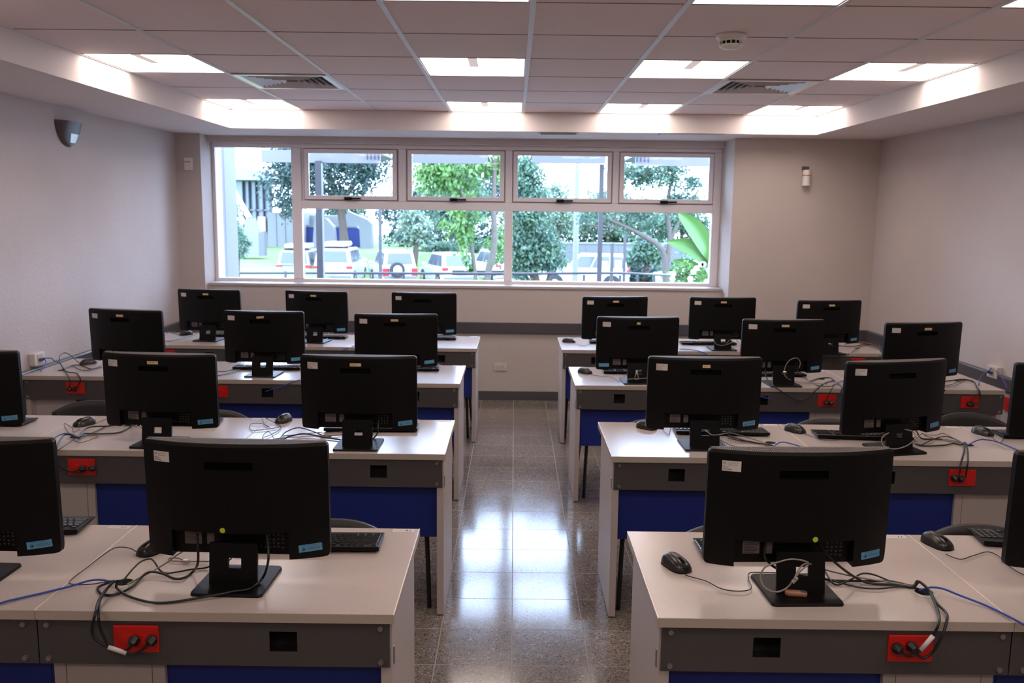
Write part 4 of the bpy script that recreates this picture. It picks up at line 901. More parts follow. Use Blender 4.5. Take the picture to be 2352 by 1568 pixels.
CB=[('L1_eth', 'eth', 'blue network cable crossing the lower left corner of the picture', {}),
('L1_mouse', 'thin', 'thin mouse cord looping left of the front row left computer', {}),
('L1_usb', 'mid', 'black cable arching to the neck of the front row left computer', {}),
('L1_powB', 'pow', 'black power cord looped at the desk hole, front row left, with white sleeve', {'plug': 1, 'sleeve': (24, 25)}),
('L1_powC', 'pow', 'black power cord sweeping along the desk edge, front row left', {'plug': 1}),
('L1_sec', 'sec', 'grey security cable through the neck of the front row left computer', {}),
('L1_sec2', 'sec', 'small grey cable loop with ferrule beside the front row left neck', {}),
('R1_mouse', 'thin', 'mouse cord curling from the mouse left of the front row right computer', {}),
('R1_loop', 'sec', 'grey security loop around the neck of the front row right computer', {}),
('R1_sec', 'sec', 'grey security cable running right from the front row right neck', {}),
('R1_b1', 'pow', 'black power cord with white sleeve from the front row right computer', {'plug': 1, 'sleeve': (13, 14)}),
('R1_b2', 'pow', 'black power cord dropping outermost over the front row right desk', {'plug': 1}),
('R1_b3', 'mid', 'black cable arching up between neck and desk hole, front row right', {}),
('R1_b4', 'mid', 'black cable sagging lowest to the desk hole, front row right', {}),
('R1_eth', 'eth', 'blue network cable leaving the lower right frame edge, front row', {}),
('R1_mouse2', 'thin', 'mouse cord of the front row mouse nearest the right frame edge', {}),
('L2_eth', 'eth', 'blue network cable bowing into the desk hole, second row left', {}),
('L2_mouse', 'thin', 'thin mouse cord tangled at the desk hole, second row left', {}),
('L2_b1', 'pow', 'black cable rising behind the middle computer, second row left', {}),
('L2_b2', 'pow', 'thick black power cord looping over the left desk edge, second row', {'plug': 1}),
('L2_b3', 'mid', 'black power cord crossing low over the left desk edge, second row', {'plug': 1}),
('L2_sec', 'sec', 'pale security cable at the neck of the middle computer, second row left', {}),
('C2_mouse', 'thin', 'mouse cord in loose loops beside the aisle computer, second row left', {}),
('C2_usb', 'mid', 'black cable arching to the keyboard of the aisle computer, second row left', {}),
('C2_pow', 'pow', 'black power cord bending below the aisle computer, second row left', {}),
('C2_thin', 'thin', 'thin upright cord loop behind the front row left computer', {}),
('C2_sec', 'sec', 'pale security cable through the aisle computer neck, second row left', {}),
('C2_sec2', 'sec', 'short pale cable end with tag left of the aisle computer neck', {}),
('D2_mouse', 'thin', 'kinked mouse cord left of the aisle computer, second row right', {}),
('D2_sec', 'sec', 'pale security cable across the aisle computer neck, second row right', {}),
('D2_b1', 'pow', 'black power cord right of the aisle computer, second row right', {}),
('D2_b2', 'mid', 'middle black cable right of the aisle computer, second row right', {}),
('D2_b3', 'thin', 'lowest thin cord right of the aisle computer, second row right', {}),
('D2_eth', 'eth', 'blue network cable behind the front row right computer', {}),
('E2_loop', 'sec', 'pale security loop around the neck of the turned computer', {}),
('E2_sec', 'sec', 'grey security cable right of the turned computer, second row', {}),
('E2_b1', 'pow', 'black power cord dropping to the right socket, second row right', {'plug': 1}),
('E2_b2', 'pow', 'black power cord dropping to the left socket, second row right', {'plug': 1}),
('E2_b3', 'mid', 'black cable humped right of the turned computer, second row', {}),
('E2_usb', 'thin', 'thin black cord peaking right of the turned computer, second row', {}),
('E2_eth', 'eth', 'blue network cable arcing to the right frame edge, second row', {}),
('E2_mouse', 'thin', 'mouse cord running beneath the turned computer, second row', {}),
('F2_mouse', 'thin', 'mouse cord beside the right frame edge, second row', {}),
('A3_loop', 'mid', 'black cord standing in a tall loop near the left wall, third row', {'plug': 1}),
('A3_b2', 'pow', 'black power cord draped over the left end desk, third row', {'plug': 1}),
('A3_b3', 'mid', 'slack black cable below the mouse near the left wall, third row', {}),
('A3_eth', 'eth', 'upper blue network cable from the left wall box', {}),
('A3_eth2', 'eth', 'lower blue network cable falling from the left wall box', {}),
('B3_sec', 'sec', 'grey cable arching over the keyboard, middle of third row left', {}),
('B3_b1', 'mid', 'upper black cable left of the middle computer, third row left', {}),
('B3_b2', 'mid', 'lower black cable left of the middle computer, third row left', {}),
('B3_eth', 'eth', 'blue network cable slanting into the front opening, third row left', {}),
('D3_sec', 'sec', 'grey security cable before the aisle computer foot, third row right', {}),
('D3_loop', 'sec', 'small pale hanging cable eye at the aisle computer, third row right', {}),
('D3_mouse', 'thin', 'mouse cord beside the aisle, third row right', {}),
('E3_loop', 'sec', 'large grey cable arc right of the middle computer, third row right', {}),
('E3_sec', 'sec', 'grey cable curving below the large arc, third row right', {}),
('E3_droop', 'pow', 'black cord sagging below the desk edge, third row right', {}),
('E3_b1', 'mid', 'black cord dropping to the left socket, middle of third row right', {'plug': 1}),
('E3_b2', 'pow', 'black cord dropping to the right socket, middle of third row right', {'plug': 1}),
('E3_eth', 'eth', 'short blue network cable beside the desk hole, third row right', {}),
('E3_eth2', 'eth', 'blue cable end inside the front opening, third row right', {}),
('F3_b1', 'pow', 'thick black cord over the desk edge near the right wall, third row', {'plug': 1}),
('F3_b2', 'mid', 'second black cord over the desk edge near the right wall, third row', {'plug': 1}),
('F3_b3', 'thin', 'thin slack cord near the right wall, third row', {}),
('F3_eth', 'eth', 'upper blue network cable from the right wall box', {}),
('F3_eth2', 'eth', 'lower blue network cable falling from the right wall box', {}),
('A4_b1', 'mid', 'slack black cable in front, left corner of the last row', {}),
('A4_b2', 'mid', 'raised black cable in the left corner of the last row', {}),
('A4_b3', 'thin', 'thin cable behind, left corner of the last row', {}),
('B4_pow', 'pow', 'black cord hanging from the middle computer, last row left', {}),
('C4_eth', 'eth', 'blue network cable slanting over the desk edge, last row left', {}),
('D4_mouse', 'thin', 'mouse cord beside the aisle, last row right', {}),
('E4_eth', 'eth', 'blue network cable over the desk edge, last row right', {}),
('E4_loop', 'sec', 'small grey security loop at the middle computer, last row right', {}),
('E4_b1', 'mid', 'black cable right of the middle computer, last row right', {}),
('F4_droop', 'mid', 'black cord sagging along the desk edge, right corner of last row', {}),
('F4_b2', 'pow', 'black cord dropping over the desk edge, right corner of last row', {'plug': 1}),
('F4_b3', 'mid', 'black cable bunch top strand, right corner of last row', {}),
('F4_eth', 'eth', 'short blue network cable in the right corner of the last row', {}),
('F4_sec', 'sec', 'grey security cable loop at the right corner computer, last row', {})]
KIND={'eth':(.0030,M_BCORD,'network_cable','blue network cables'),'thin':(.0016,M_THIN,'mouse_cord','thin mouse cords'),'mid':(.0026,M_CORD,'data_cable','black data cables'),'pow':(.0036,M_CORD,'power_cord','black power cords'),'sec':(.0023,M_GREY,'security_cable','grey security cables')}
OWN={'L1':0,'R1':2,'L2':5,'C2':6,'D2':7,'E2':8,'A3':10,'B3':11,'E3':14,'F3':15,'A4':16,'B4':17,'E4':20,'F4':21}
OWNM={'L1_mouse':1,'R1_mouse':0,'R1_mouse2':2,'L2_mouse':3,'C2_mouse':4,'D2_mouse':5,'E2_mouse':6,'F2_mouse':7,'D3_mouse':9,'D4_mouse':11}
for key,kd,lab,kw in CB:
    r,m,nm,gr=KIND[kd]
    if key in OWNM: own=MI_T[OWNM[key]]; nm='cord'
    elif kd in ('eth','sec'): own=None
    else: own=AIO_T[OWN[key[:2]]]; nm='power_cord' if kw.get('plug') or kd=='pow' else 'data_cable'
    cable(key,r,m,nm,lab,group=gr,parent=own,**kw)
# ferrules and ties on the security cables
def ferrule(name,loc,rot,label,m=M_SILVER,r=.006,h=.018):
    t=empty(name,loc,label=label,cat='ferrule'); t.rotation_euler=rot
    MB().cyl((0,0,-h/2),r,h,'z',seg=12).build('crimp_body',m,t,bevel=.001); MB().cyl((0,0,h/2-.001),r*.8,.003,'z',seg=12).build('crimp_lip',m,t)
fp = CABLE['L1_sec2'][2]; ferrule('cable_ferrule', (fp[0]-.004, fp[1], fp[2]+.002), (0, PI/2, 0), 'flat metal ferrule on the small grey loop, front row left')
fp = CABLE['R1_loop'][9]; ferrule('cable_ferrule', (fp[0], fp[1]-.004, fp[2]), (0, math.radians(40), 0), 'shiny metal ferrule on the security loop, front row right')
fp = CABLE['E2_loop'][2]; ferrule('cable_ferrule', (fp[0], fp[1]-.004, fp[2]), (0, math.radians(45), 0), 'shiny metal ferrule beside the turned computer, second row')
fp = CABLE['E3_loop'][0]; ferrule('cable_ferrule', (fp[0], fp[1]-.006, fp[2]), (0, PI/2, 0), 'small metal ferrule at the cable arc, third row right')
fp = CABLE['D3_loop'][0]; ferrule('cable_ferrule', (fp[0], fp[1]-.006, fp[2]+.004), (0, 0, 0), 'small pale ferrule at the aisle computer, third row right', M_WHITE)
fp = CABLE['C2_sec2'][1]
t = empty('cable_tag', (fp[0], fp[1], fp[2]-.003), math.radians(8), label='beige cable tag left of the aisle computer neck, second row left', cat='tag')
MB().box(-.02, .02, -.012, .012, 0, .002).build('tag_plate', mat('tag_card', (.36, .31, .24), .5), t); MB().cyl((-.015, 0, .002), .003, .0008, seg=8).build('eyelet', M_SILVER, t)
# ================================================================ OUTDOORS
M_GRASS = mat('lawn_grass', (.085, .15, .035), .9, noise=(1.1, .25))
M_ASPH = mat('asphalt', (.075, .08, .085), .9, noise=(3, .1))
M_CONC = mat('outdoor_concrete', (.10, .105, .11), .85, noise=(.8, .08))
M_CONCL = mat('pale_concrete', (.15, .16, .165), .85, noise=(.6, .06))
M_STEELD = mat('dark_steel_post', (.014, .012, .016), .5)
M_STEELM = mat('grey_steel', (.042, .040, .046), .5)
M_ROOF = mat('pale_roof_sheet', (.19, .23, .235), .6)
M_BWALL = mat('blue_painted_wall', (.012, .03, .16), .7)
M_CARW = mat('white_car_paint', (.42, .43, .45), .2, coat=.5)
M_CARS = mat('silver_car_paint', (.11, .12, .14), .25, coat=.5)
M_CARG = mat('car_glass', (.05, .065, .075), .1)
M_TYRE = mat('tyre_rubber', (.02, .02, .022), .8)
M_TAIL = mat('tail_lamp_plastic', (.30, .012, .02), .3)
M_BARK = mat('tree_bark', (.06, .045, .035), .9, noise=(9, .2))
M_BARKP = mat('pale_tree_bark', (.085, .072, .06), .9, noise=(9, .15))
def hgt(x, y):
    left = 1 / (1 + math.exp((x + 8.6) * 3))
    park = -1.85
    t = min(max((y - 44.2) / 6, 0), 1); t = t*t*(3-2*t)
    back = park + 1.35 * t if x < 2.2 else park + .15*min(max((y-49)/3, 0), 1)
    k = 1 / (1 + math.exp((x - 1.5) * 2)); back = (park + 1.35*t)*k + (park + .12*t)*(1-k)
    lz = -1.45 + .95 * min(max((y - 26) / 28, 0), 1)
    return left*lz + (1-left)*back
mb = MB(); NX, NY = 70, 40
mb.grid(lambda u, v: (-34 + 68*u, 11 + 75*v, hgt(-34 + 68*u, 11 + 75*v) if 11 + 75*v > 20 else (-.05 if 11 + 75*v < 14.5 else -.05 + (hgt(-34+68*u, 22) + .05)*(11+75*v-14.5)/5.5)), NX, NY)
struct('ground', mb, [M_GRASS])
mb = MB(); mb.grid(lambda u, v: (-8.4 + 30*u, 21 + 23.4*v, -1.835), 20, 8)
struct('car_park', mb, M_ASPH)
struct('path', MB().box(-12, 12, YB+.6, 13.6, -.2, -.03), M_CONC)
def hm(name, m, mat_, **k): return m.build(name, mat_, **k)
o = MB().box(-3.42, -3.03, 9.35, 9.75, -.1, 3.6).build('concrete_fin', mat('fin_concrete', (.15, .155, .18), .85, noise=(.8, .06)), bevel=.01); tag(o, 'pale upright concrete fin just outside the left window pane', 'column')
# walkway canopy: four pale panels under one hidden beam
t = empty('walkway_canopy', (0, 12, 0), label='pale lavender canopy panels over the walkway, seen through the upper panes', cat='canopy')
for nm, x0, x1, zb in (('A', -3.38, -1.80, 2.40), ('B', -1.37, -.37, 2.41), ('C', .22, 1.20, 2.43), ('D', 1.60, 2.75, 2.41)):
    MB().box(x0, x1, -.02, .04, zb, zb+.16).box(x0, x1, .04, 1.6, zb+.13, zb+.16).build('roof_panel', mat('canopy_fascia', (.095, .095, .115), .6), t)
    for xx in (x0+.2, x1-.2): MB().box(xx-.02, xx+.02, .93, .97, zb+.16, 2.70).build('hanger', M_STEELD, t)
    if nm in 'AD':
        for k in range(4):
            xx = (x1 - .02 - k*.05) if nm == 'A' else (x0 + .02 + k*.05)
            MB().box(xx-.006, xx+.006, -.035, -.02, zb+.05, zb+.17).build('slat', M_STEELD, t)
MB().box(-4.3, 2.8, .9, 1.0, 2.70, 2.84).build('beam', M_STEELD, t)
MB().box(-4.26, -4.18, .9, .98, -.04, 2.70).build('support_post', M_STEELD, t)
def post(name, x, y, w_, z0, z1, m, label, cat='post'):
    t = empty(name, (x, y, z0), label=label, cat=cat)
    MB().box(-w_/2, w_/2, -w_/2, w_/2, 0, z1-z0).build('shaft', m, t); MB().box(-w_, w_, -w_, w_, 0, .03).build('base_plate', m, t)
    return t
t = post('steel_post', -2.615, 11.94, .075, -.05, 2.42, M_STEELD, 'thick dark post behind the left part of the window')
MB().box(.04, .056, -.03, .03, 0, 2.44).build('drain_pipe', M_CONCL, t)
post('steel_post', 1.185, 12.3, .06, -.05, 2.44, M_STEELM, 'grey post behind the right lower window pane')
post('lamp_post', -2.715, 18, .062, -.6, 1.95, M_STEELM, 'slim grey post in front of the small off-road car', 'post')
sg = post('sign_post', 2.205, 20, .07, -1.2, 1.12, M_STEELM, 'slim grey post holding white signs, right of the grey post')
MB().box(-.225, -.095, -.06, -.035, 1.62, 1.92).build('sign_board', mat('sign_white', (.3, .3, .31), .5), sg)
MB().box(.065, .215, -.06, -.035, 1.62, 1.94).build('sign_board', mat('sign_white', (.3, .3, .31), .5), sg)
post('steel_post', 3.11, 25, .075, -1.8, 1.2, M_STEELM, 'far slim grey post right of the sign boards')
t = empty('utility_pole', (2.42, 35, -1.85), label='pale concrete utility pole rising through the trees at right', cat='pole')
MB().cyl((0, 0, 0), .12, 7.5, seg=12, r2=.08).build('shaft', M_CONCL, t); MB().box(-.8, .8, -.05, .05, 6.2, 6.3).build('cross_arm', M_CONCL, t)
o = MB().tube([(-14, 36, 3.9), (-6, 35.5, 2.7), (2.42, 35, 2.35), (9, 35, 2.6), (16, 35, 3.0)], .012, 5).build('overhead_wire', M_STEELD); tag(o, 'thin dark overhead wire in front of the trees', 'wire')
# guard rail along the walkway
t = empty('guard_rail', (0, 13, 0), label='low grey tubular guard rail outside, bending away at right', cat='railing')
MB().tube([(-6.5, 0, .82), (-3, 0, .86), (0, 0, .885), (1.0, 0, .905), (1.6, .1, .905), (2.0, .3, .88), (2.45, .9, .83)], .018, 8, 3).build('top_rail', M_STEELM, t, smooth=True)
for x in (-5.2, -3.36, -1.62, .55, 1.03, 1.56, 1.82, 2.1): MB().box(x-.016, x+.016, -.016 + (.25 if x > 2 else 0), .016 + (.25 if x > 2 else 0), -.03, .88).build('upright', M_STEELM, t)
# concrete building at left
t = empty('campus_building', (0, 55, 0), label='pale concrete building with glass front behind the left lawn', cat='building')
MB().box(-15.25, -13.1, 0, 6, -1, 1.62).build('concrete_wall', M_CONCL, t)
for x in (-14.7, -14.15, -13.6): MB().box(x-.02, x+.02, -.03, 0, -1, 1.62).build('panel_joint', M_CONC, t)
MB().box(-13.1, -10, 2, 6, -.6, 1.45).build('rear_wall', M_CONCL, t)
MB().box(-22, -15.25, 1.2, 1.3, .5, 3.55).build('glass_front', mat('facade_glass', (.20, .27, .36), .15), t)
for x in (-17, -16.62, -16.2, -15.75, -15.3): MB().box(x-.03, x+.03, .9, 1.2, .4, 3.55).build('mullion', M_STEELM, t)
MB().box(-22, -15.2, .9, 1.2, 1.70, 1.80).build('transom', M_CONCL, t)
MB().box(-22, -15.2, .6, 6, -.9, .45).build('plinth', M_CONCL, t)
MB().prism([(-23, 3.55), (-14.5, 3.52), (-14.7, 3.95), (-23, 5.2)], -1.5, 9, 'y').build('roof', M_ROOF, t)
MB().box(-15.9, -15.45, .2, .9, .45, 1.35).build('door_panel', M_WHITE, t)
t = empty('concrete_truss', (0, 46, 0), label='white ladder-like slanting concrete beams beside the left building', cat='structure')
def beam(a, b_, w_, d=.5): 
    a, b_ = Vector((a[0], 0, a[1])), Vector((b_[0], 0, b_[1])); n = (b_-a).normalized(); p = Vector((-n.z, 0, n.x))*w_/2; q = Vector((0, d, 0))
    return MB().hexa([tuple(v) for v in (a-p, b_-p, b_-p+q, a-p+q, a+p, b_+p, b_+p+q, a+p+q)])
beam((-15.4, 4.2), (-13.75, 1.35), .17).build('beam', M_WHITE, t); beam((-15.8, 4.0), (-14.05, 1.0), .26).build('beam', M_WHITE, t)
for k in range(9):
    u = k/9.; x = -15.4 + 1.65*u; z = 4.2 - 2.85*u; beam((x, z), (x-.28, z-.16), .10, .3).build('rung', M_WHITE, t)
MB().prism([(-14.35, -.6), (-13.25, -.6), (-13.25, .6), (-13.55, 1.35), (-13.85, 1.3)], 0, .7, 'y').build('buttress', M_CONCL, t)
MB().box(-13.25, -12.95, .0, .5, -.6, .62).build('pier', M_CONC, t)
# blue wall with concrete arches
t = empty('blue_wall', (0, 56, 0), label='dark blue low wall with pale top edge behind the parked cars', cat='wall')
MB().prism([(-13.3, -.6), (-9.0, -.6), (-9.0, .15), (-9.9, .72), (-13.3, .72)], 0, .3, 'y').build('panel', M_BWALL, t)
MB().box(-13.3, -9.9, -.04, .34, .72, .86).build('coping', M_CONCL, t)
t = empty('concrete_arch', (0, 54.5, 0), label='grey bent concrete arch leg beside the blue wall', cat='structure')
MB().prism([(-9.45, -.6), (-8.75, -.6), (-8.75, 1.0), (-9.0, 1.25), (-10.2, 1.75), (-10.35, 1.45), (-9.5, .85)], 0, .8, 'y').build('leg', M_CONCL, t)
t = empty('concrete_arch', (0, 54.3, 0), label='wide pale concrete buttress between the dark post and the tree trunk', cat='structure')
MB().prism([(-12.35, -.6), (-10.95, -.6), (-11.05, .8), (-11.5, 1.3), (-12.2, 1.35)], 0, .8, 'y').build('leg', M_CONCL, t)
# boundary wall and far house at right
t = empty('boundary_wall', (0, 52, 0), label='long grey concrete wall behind the white pickup at right', cat='wall')
for k in range(6): MB().box(2.3+k*1.9, 4.19+k*1.9, 0, .3, -2, .02).build('panel', M_CONC, t)
MB().box(2.2, 13.8, -.05, .35, .02, .10).build('coping', M_CONCL, t)
struct('grass_strip', MB().box(2.2, 14, 47.6, 52, -1.9, -1.62), M_GRASS)
o = MB().box(2.2, 14, 47.3, 47.6, -1.9, -1.68).build('kerb', mat('yellow_kerb_paint', (.55, .42, .10), .7)); tag(o, 'faded yellow kerb in front of the boundary wall', 'kerb')
t = empty('far_house', (11.2, 53.5, -.9), label='red roofed far house glimpsed behind the large leaves', cat='house')
MB().box(0, 3.5, 3, 7, -2, .9).build('wall', M_CONCL, t); MB().prism([(-.3, .9), (3.8, .9), (1.75, 1.7)], 2.8, 7.2, 'y').build('roof', mat('red_roof_sheet', (.20, .05, .05), .6), t); MB().box(.4, .9, 2.97, 3, .1, .6).build('window', M_CARG, t)
# ---------------------------------------------------------------- cars
def car(name, loc, deg, L_, W_, H_, paint, label, style='suv', roofbox=False, spare=False, group='cars parked on the lot outside'):
    t = empty(name, loc, math.radians(deg), label=label, cat='car', group=group)
    a, w2 = L_/2, W_/2
    belt = H_*.58; gc = .22
    if style == 'suv': low = [(-a, .40), (-a+.06, gc), (a-.1, gc), (a, .42), (a-.03, .78), (a-.25, .95), (a*.42, belt), (-a+.04, belt), (-a, .85)]
    else: low = [(-a, .42), (-a+.08, gc), (a-.1, gc), (a, .42), (a-.04, .68), (a-.3, .85), (a*.38, belt), (-a+.10, belt), (-a, .80)]
    b = MB().prism(low, -w2, w2, 'y').build('body', paint, t, bevel=.07)
    cb = (-a+.05, a*.40); ct = (-a+(.22 if style == 'suv' else .55), a*.10); ti = .17
    def hull(o_, z1_=0): return [(cb[0]-o_, -w2+.02-o_, belt-.02), (cb[1]+o_, -w2+.02-o_, belt-.02), (cb[1]+o_, w2-.02+o_, belt-.02), (cb[0]-o_, w2-.02+o_, belt-.02),
                          (ct[0]-o_, -w2+ti-o_, H_+z1_), (ct[1]+o_, -w2+ti-o_, H_+z1_), (ct[1]+o_, w2-ti+o_, H_+z1_), (ct[0]-o_, w2-ti+o_, H_+z1_)]
    h_ = hull(0); MB().hexa(h_).build('cabin', paint, t, bevel=.06)
    V = [Vector(p) for p in h_]
    def pane(i, j, k, l, u0, u1, v0, v1, off):
        A, B, C_, D_ = V[i], V[j], V[k], V[l]
        def P(u, v): return A*(1-u)*(1-v) + B*u*(1-v) + C_*u*v + D_*(1-u)*v
        n = Vector(off); q = [P(u0, v0), P(u1, v0), P(u1, v1), P(u0, v1)]
        m = MB(); m.hexa([tuple(x - n*.5) for x in q] + [tuple(x + n) for x in q]); return m
    pane(0, 3, 7, 4, .10, .90, .18, .86, (-.02, 0, .005)).build('rear_window', M_CARG, t)
    pane(1, 2, 6, 5, .06, .94, .08, .92, (.02, 0, .01)).build('windscreen', M_CARG, t)
    for (i, j, k, l), yy in (((0, 1, 5, 4), -1), ((3, 2, 6, 7), 1)):
        for u0, u1 in ((.05, .28), (.31, .58), (.61, .92)):
            pane(i, j, k, l, u0, u1, .15, .86, (0, yy*.015, .005)).build('side_window', M_CARG, t)
    for sx in (-a+.78, a-.85):
        for s_ in (-1, 1):
            wh = MB().cyl((sx, s_*(w2-.09)-.11, .34), .34, .22, 'y', seg=20).build('wheel', M_TYRE, t, bevel=.03)
            MB().cyl((sx, s_*(w2+.03)-.01, .34), .20, .02, 'y', seg=14).build('rim', M_SILVER, wh)
            MB().cyl((sx, s_*(w2-.0)-.012, .36), .41, .02, 'y', seg=18).build('wheel_arch', M_TYRE, t)
    for s_ in (-1, 1):
        y = s_*(w2-.16)
        MB().box(-a-.03, -a+.10, min(y-s_*.12, y+s_*.17), max(y-s_*.12, y+s_*.17), .88 if not spare else .55, 1.02 if not spare else .95).build('tail_light', M_TAIL, t, bevel=.02)
        MB().box(a-.22, a-.01, min(y-s_*.1, y+s_*.16), max(y-s_*.1, y+s_*.16), .62, .80).build('headlight', M_SILVER, t, bevel=.02)
        MB().box(a*.34, a*.34+.14, min(s_*w2, s_*(w2+.2)), max(s_*w2, s_*(w2+.2)), belt+.02, belt+.17).build('mirror', paint, t, bevel=.03)
    MB().box(-a-.05, -a+.1, -w2+.05, w2-.05, .36, .58).build('bumper', M_CARS, t, bevel=.03)
    MB().box(-a-.06, -a-.03, -.26, .26, .66, .80).build('number_plate', M_WHITE, t)
    if roofbox: MB().box(-a+.5, -a+2.3, -.55, .55, H_+.08, H_+.30).build('roof_box', M_CARW, t, bevel=.09); MB().box(-a+.8, -a+.86, -.6, .6, H_-.02, H_+.08).build('roof_bar', M_STEELD, t)
    if spare:
        sw = MB().cyl((-a-.24, .18, .88), .36, .22, 'x', seg=24).build('spare_wheel', M_TYRE, t, bevel=.03); MB().cyl((-a-.26, .18, .88), .22, .03, 'x', seg=18).build('rim', M_SILVER, sw)
    return t
G = -1.835
car('off_road_car', (-10.55, 44.3, G), 91, 4.3, 1.66, 1.70, M_CARS, 'silver car partly hidden by the dark post and mullion', roofbox=True)
car('sport_utility_car', (-8.6, 44.2, G), 90, 4.6, 1.85, 1.82, M_CARW, 'white estate with roof box and red tail lights seen from behind', roofbox=True)
car('off_road_car', (-6.0, 43.6, G), 110, 3.6, 1.65, 1.74, M_CARW, 'small white off-road car with a spare wheel on its rear door', spare=True)
car('hatchback', (-3.3, 43.8, G), 112, 4.2, 1.8, 1.66, M_CARW, 'white hatchback right of the spare wheel car', style='hatch')
car('saloon_car', (-1.0, 46.5, G), 115, 4.4, 1.8, 1.72, M_CARW, 'white car mostly hidden behind the near slender tree', style='hatch')
car('pickup', (3.35, 42.5, G), 172, 4.3, 1.8, 1.72, M_CARW, 'white car seen from its side behind the grey post')
car('saloon_car', (9.1, 43, G), 186, 4.4, 1.8, 1.40, M_CARW, 'white car cut off by the big leaves at right', style='hatch')
t = empty('flatbed_trailer', (-.9, 30, -1.5), math.radians(2), label='dark low flatbed behind the tree bases at the middle mullion', cat='trailer')
MB().box(-1.2, 1.5, 0, 2, 1.15, 1.32).build('bed', M_STEELD, t); MB().box(.3, 1.5, -.03, 2, .82, 1.05).build('side_panel', M_CARW, t)
for x in (-.8, 1.0): MB().cyl((x, .1, .45), .45, .25, 'y', seg=16).build('wheel', M_TYRE, t)
# ---------------------------------------------------------------- trees
def leafmat(name, c):
    m = bpy.data.materials.new(name); m.use_nodes = True; nt = m.node_tree; b = nt.nodes['Principled BSDF']
    b.inputs['Roughness'].default_value = .5
    n = nt.nodes.new('ShaderNodeTexNoise'); n.inputs['Scale'].default_value = 1.7; n.inputs['Detail'].default_value = 4
    g_ = nt.nodes.new('ShaderNodeNewGeometry'); nt.links.new(g_.outputs['Position'], n.inputs['Vector'])
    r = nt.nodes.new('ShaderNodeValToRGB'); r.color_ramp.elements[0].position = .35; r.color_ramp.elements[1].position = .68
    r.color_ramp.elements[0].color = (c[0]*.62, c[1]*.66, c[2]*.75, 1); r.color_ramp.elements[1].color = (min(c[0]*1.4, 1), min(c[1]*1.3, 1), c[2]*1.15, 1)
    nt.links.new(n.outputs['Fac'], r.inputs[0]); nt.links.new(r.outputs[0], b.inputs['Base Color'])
    tr = nt.nodes.new('ShaderNodeBsdfTranslucent'); nt.links.new(r.outputs[0], tr.inputs[0])
    mx = nt.nodes.new('ShaderNodeMixShader'); mx.inputs[0].default_value = .3
    nt.links.new(b.outputs[0], mx.inputs[1]); nt.links.new(tr.outputs[0], mx.inputs[2]); nt.links.new(mx.outputs[0], nt.nodes['Material Output'].inputs[0])
    return m
LD = leafmat('leaf_dark_hazy', (.038, .078, .068)); LM = leafmat('leaf_mid_green', (.085, .165, .11)); LL = leafmat('leaf_light_green', (.10, .21, .06)); LP = leafmat('leaf_pale_hazy', (.17, .25, .18))  # outdoor haze is mixed into the leaf colours, making them paler and bluer
def leaves(blobs, n, size, m, parent, seed, droop=0, wid=.24):
    R = random.Random(seed); tot = sum(b[3]*b[4]*b[5] for b in blobs); mb = MB(); vs, fs = [], []
    for (x, y, z, a, b, c) in blobs:
        k = max(8, int(n * a*b*c / tot))
        # clusters inside the blob
        nc = max(3, k // 22)
        cl = []
        for _ in range(nc):
            v = Vector((R.gauss(0, 1), R.gauss(0, 1), R.gauss(0, 1))).normalized() * (R.random() ** .45)
            cl.append((x + v.x*a, y + v.y*b, z + v.z*c))
        cs = min(a, b, c) * .22
        for i in range(k):
            q = cl[R.randrange(nc)]
            p = Vector((q[0] + R.gauss(0, cs), q[1] + R.gauss(0, cs), q[2] + R.gauss(0, cs*.8)))
            d = Vector((R.uniform(-1, 1), R.uniform(-1, 1), R.uniform(-1, .6) - droop)).normalized(); s_ = d.orthogonal().normalized()
            s_.rotate(Matrix.Rotation(R.uniform(0, PI), 3, d)); L = size * R.uniform(.7, 1.3); o = len(vs)
            vs += [tuple(p), tuple(p + d*L*.5 + s_*L*wid), tuple(p + d*L), tuple(p + d*L*.5 - s_*L*wid)]
            fs.append((o, o+1, o+2, o+3))
    mb.add(vs, fs)
    return mb.build('foliage', m, parent, kind='stuff')
def tree(name, loc, trunks, blobs, n, size, lm, label, bark=None, seed=1, droop=0, group=None, cat='tree'):
    t = empty(name, loc, label=label, cat=cat)
    if group: t['group'] = group
    for pts, r in trunks: MB().tube(pts, r, 8, 3).build('trunk' if r is trunks[0][1] else 'branch', bark or M_BARK, t, smooth=True)
    leaves(blobs, n, size, lm, t, seed, droop)
    return t
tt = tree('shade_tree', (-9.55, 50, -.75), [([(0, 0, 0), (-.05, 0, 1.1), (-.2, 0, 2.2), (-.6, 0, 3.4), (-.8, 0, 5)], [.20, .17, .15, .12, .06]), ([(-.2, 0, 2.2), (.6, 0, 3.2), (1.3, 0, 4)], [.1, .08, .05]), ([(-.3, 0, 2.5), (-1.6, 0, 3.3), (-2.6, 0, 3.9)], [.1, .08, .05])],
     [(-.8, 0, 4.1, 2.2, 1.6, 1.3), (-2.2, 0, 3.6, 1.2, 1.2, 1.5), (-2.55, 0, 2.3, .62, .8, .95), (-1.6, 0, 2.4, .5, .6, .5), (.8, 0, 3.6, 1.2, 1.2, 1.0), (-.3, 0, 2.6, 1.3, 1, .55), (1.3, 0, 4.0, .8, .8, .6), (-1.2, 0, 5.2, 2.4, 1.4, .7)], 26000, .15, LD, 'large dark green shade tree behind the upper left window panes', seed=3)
tt.scale = (1.32, 1.32, 1.32)
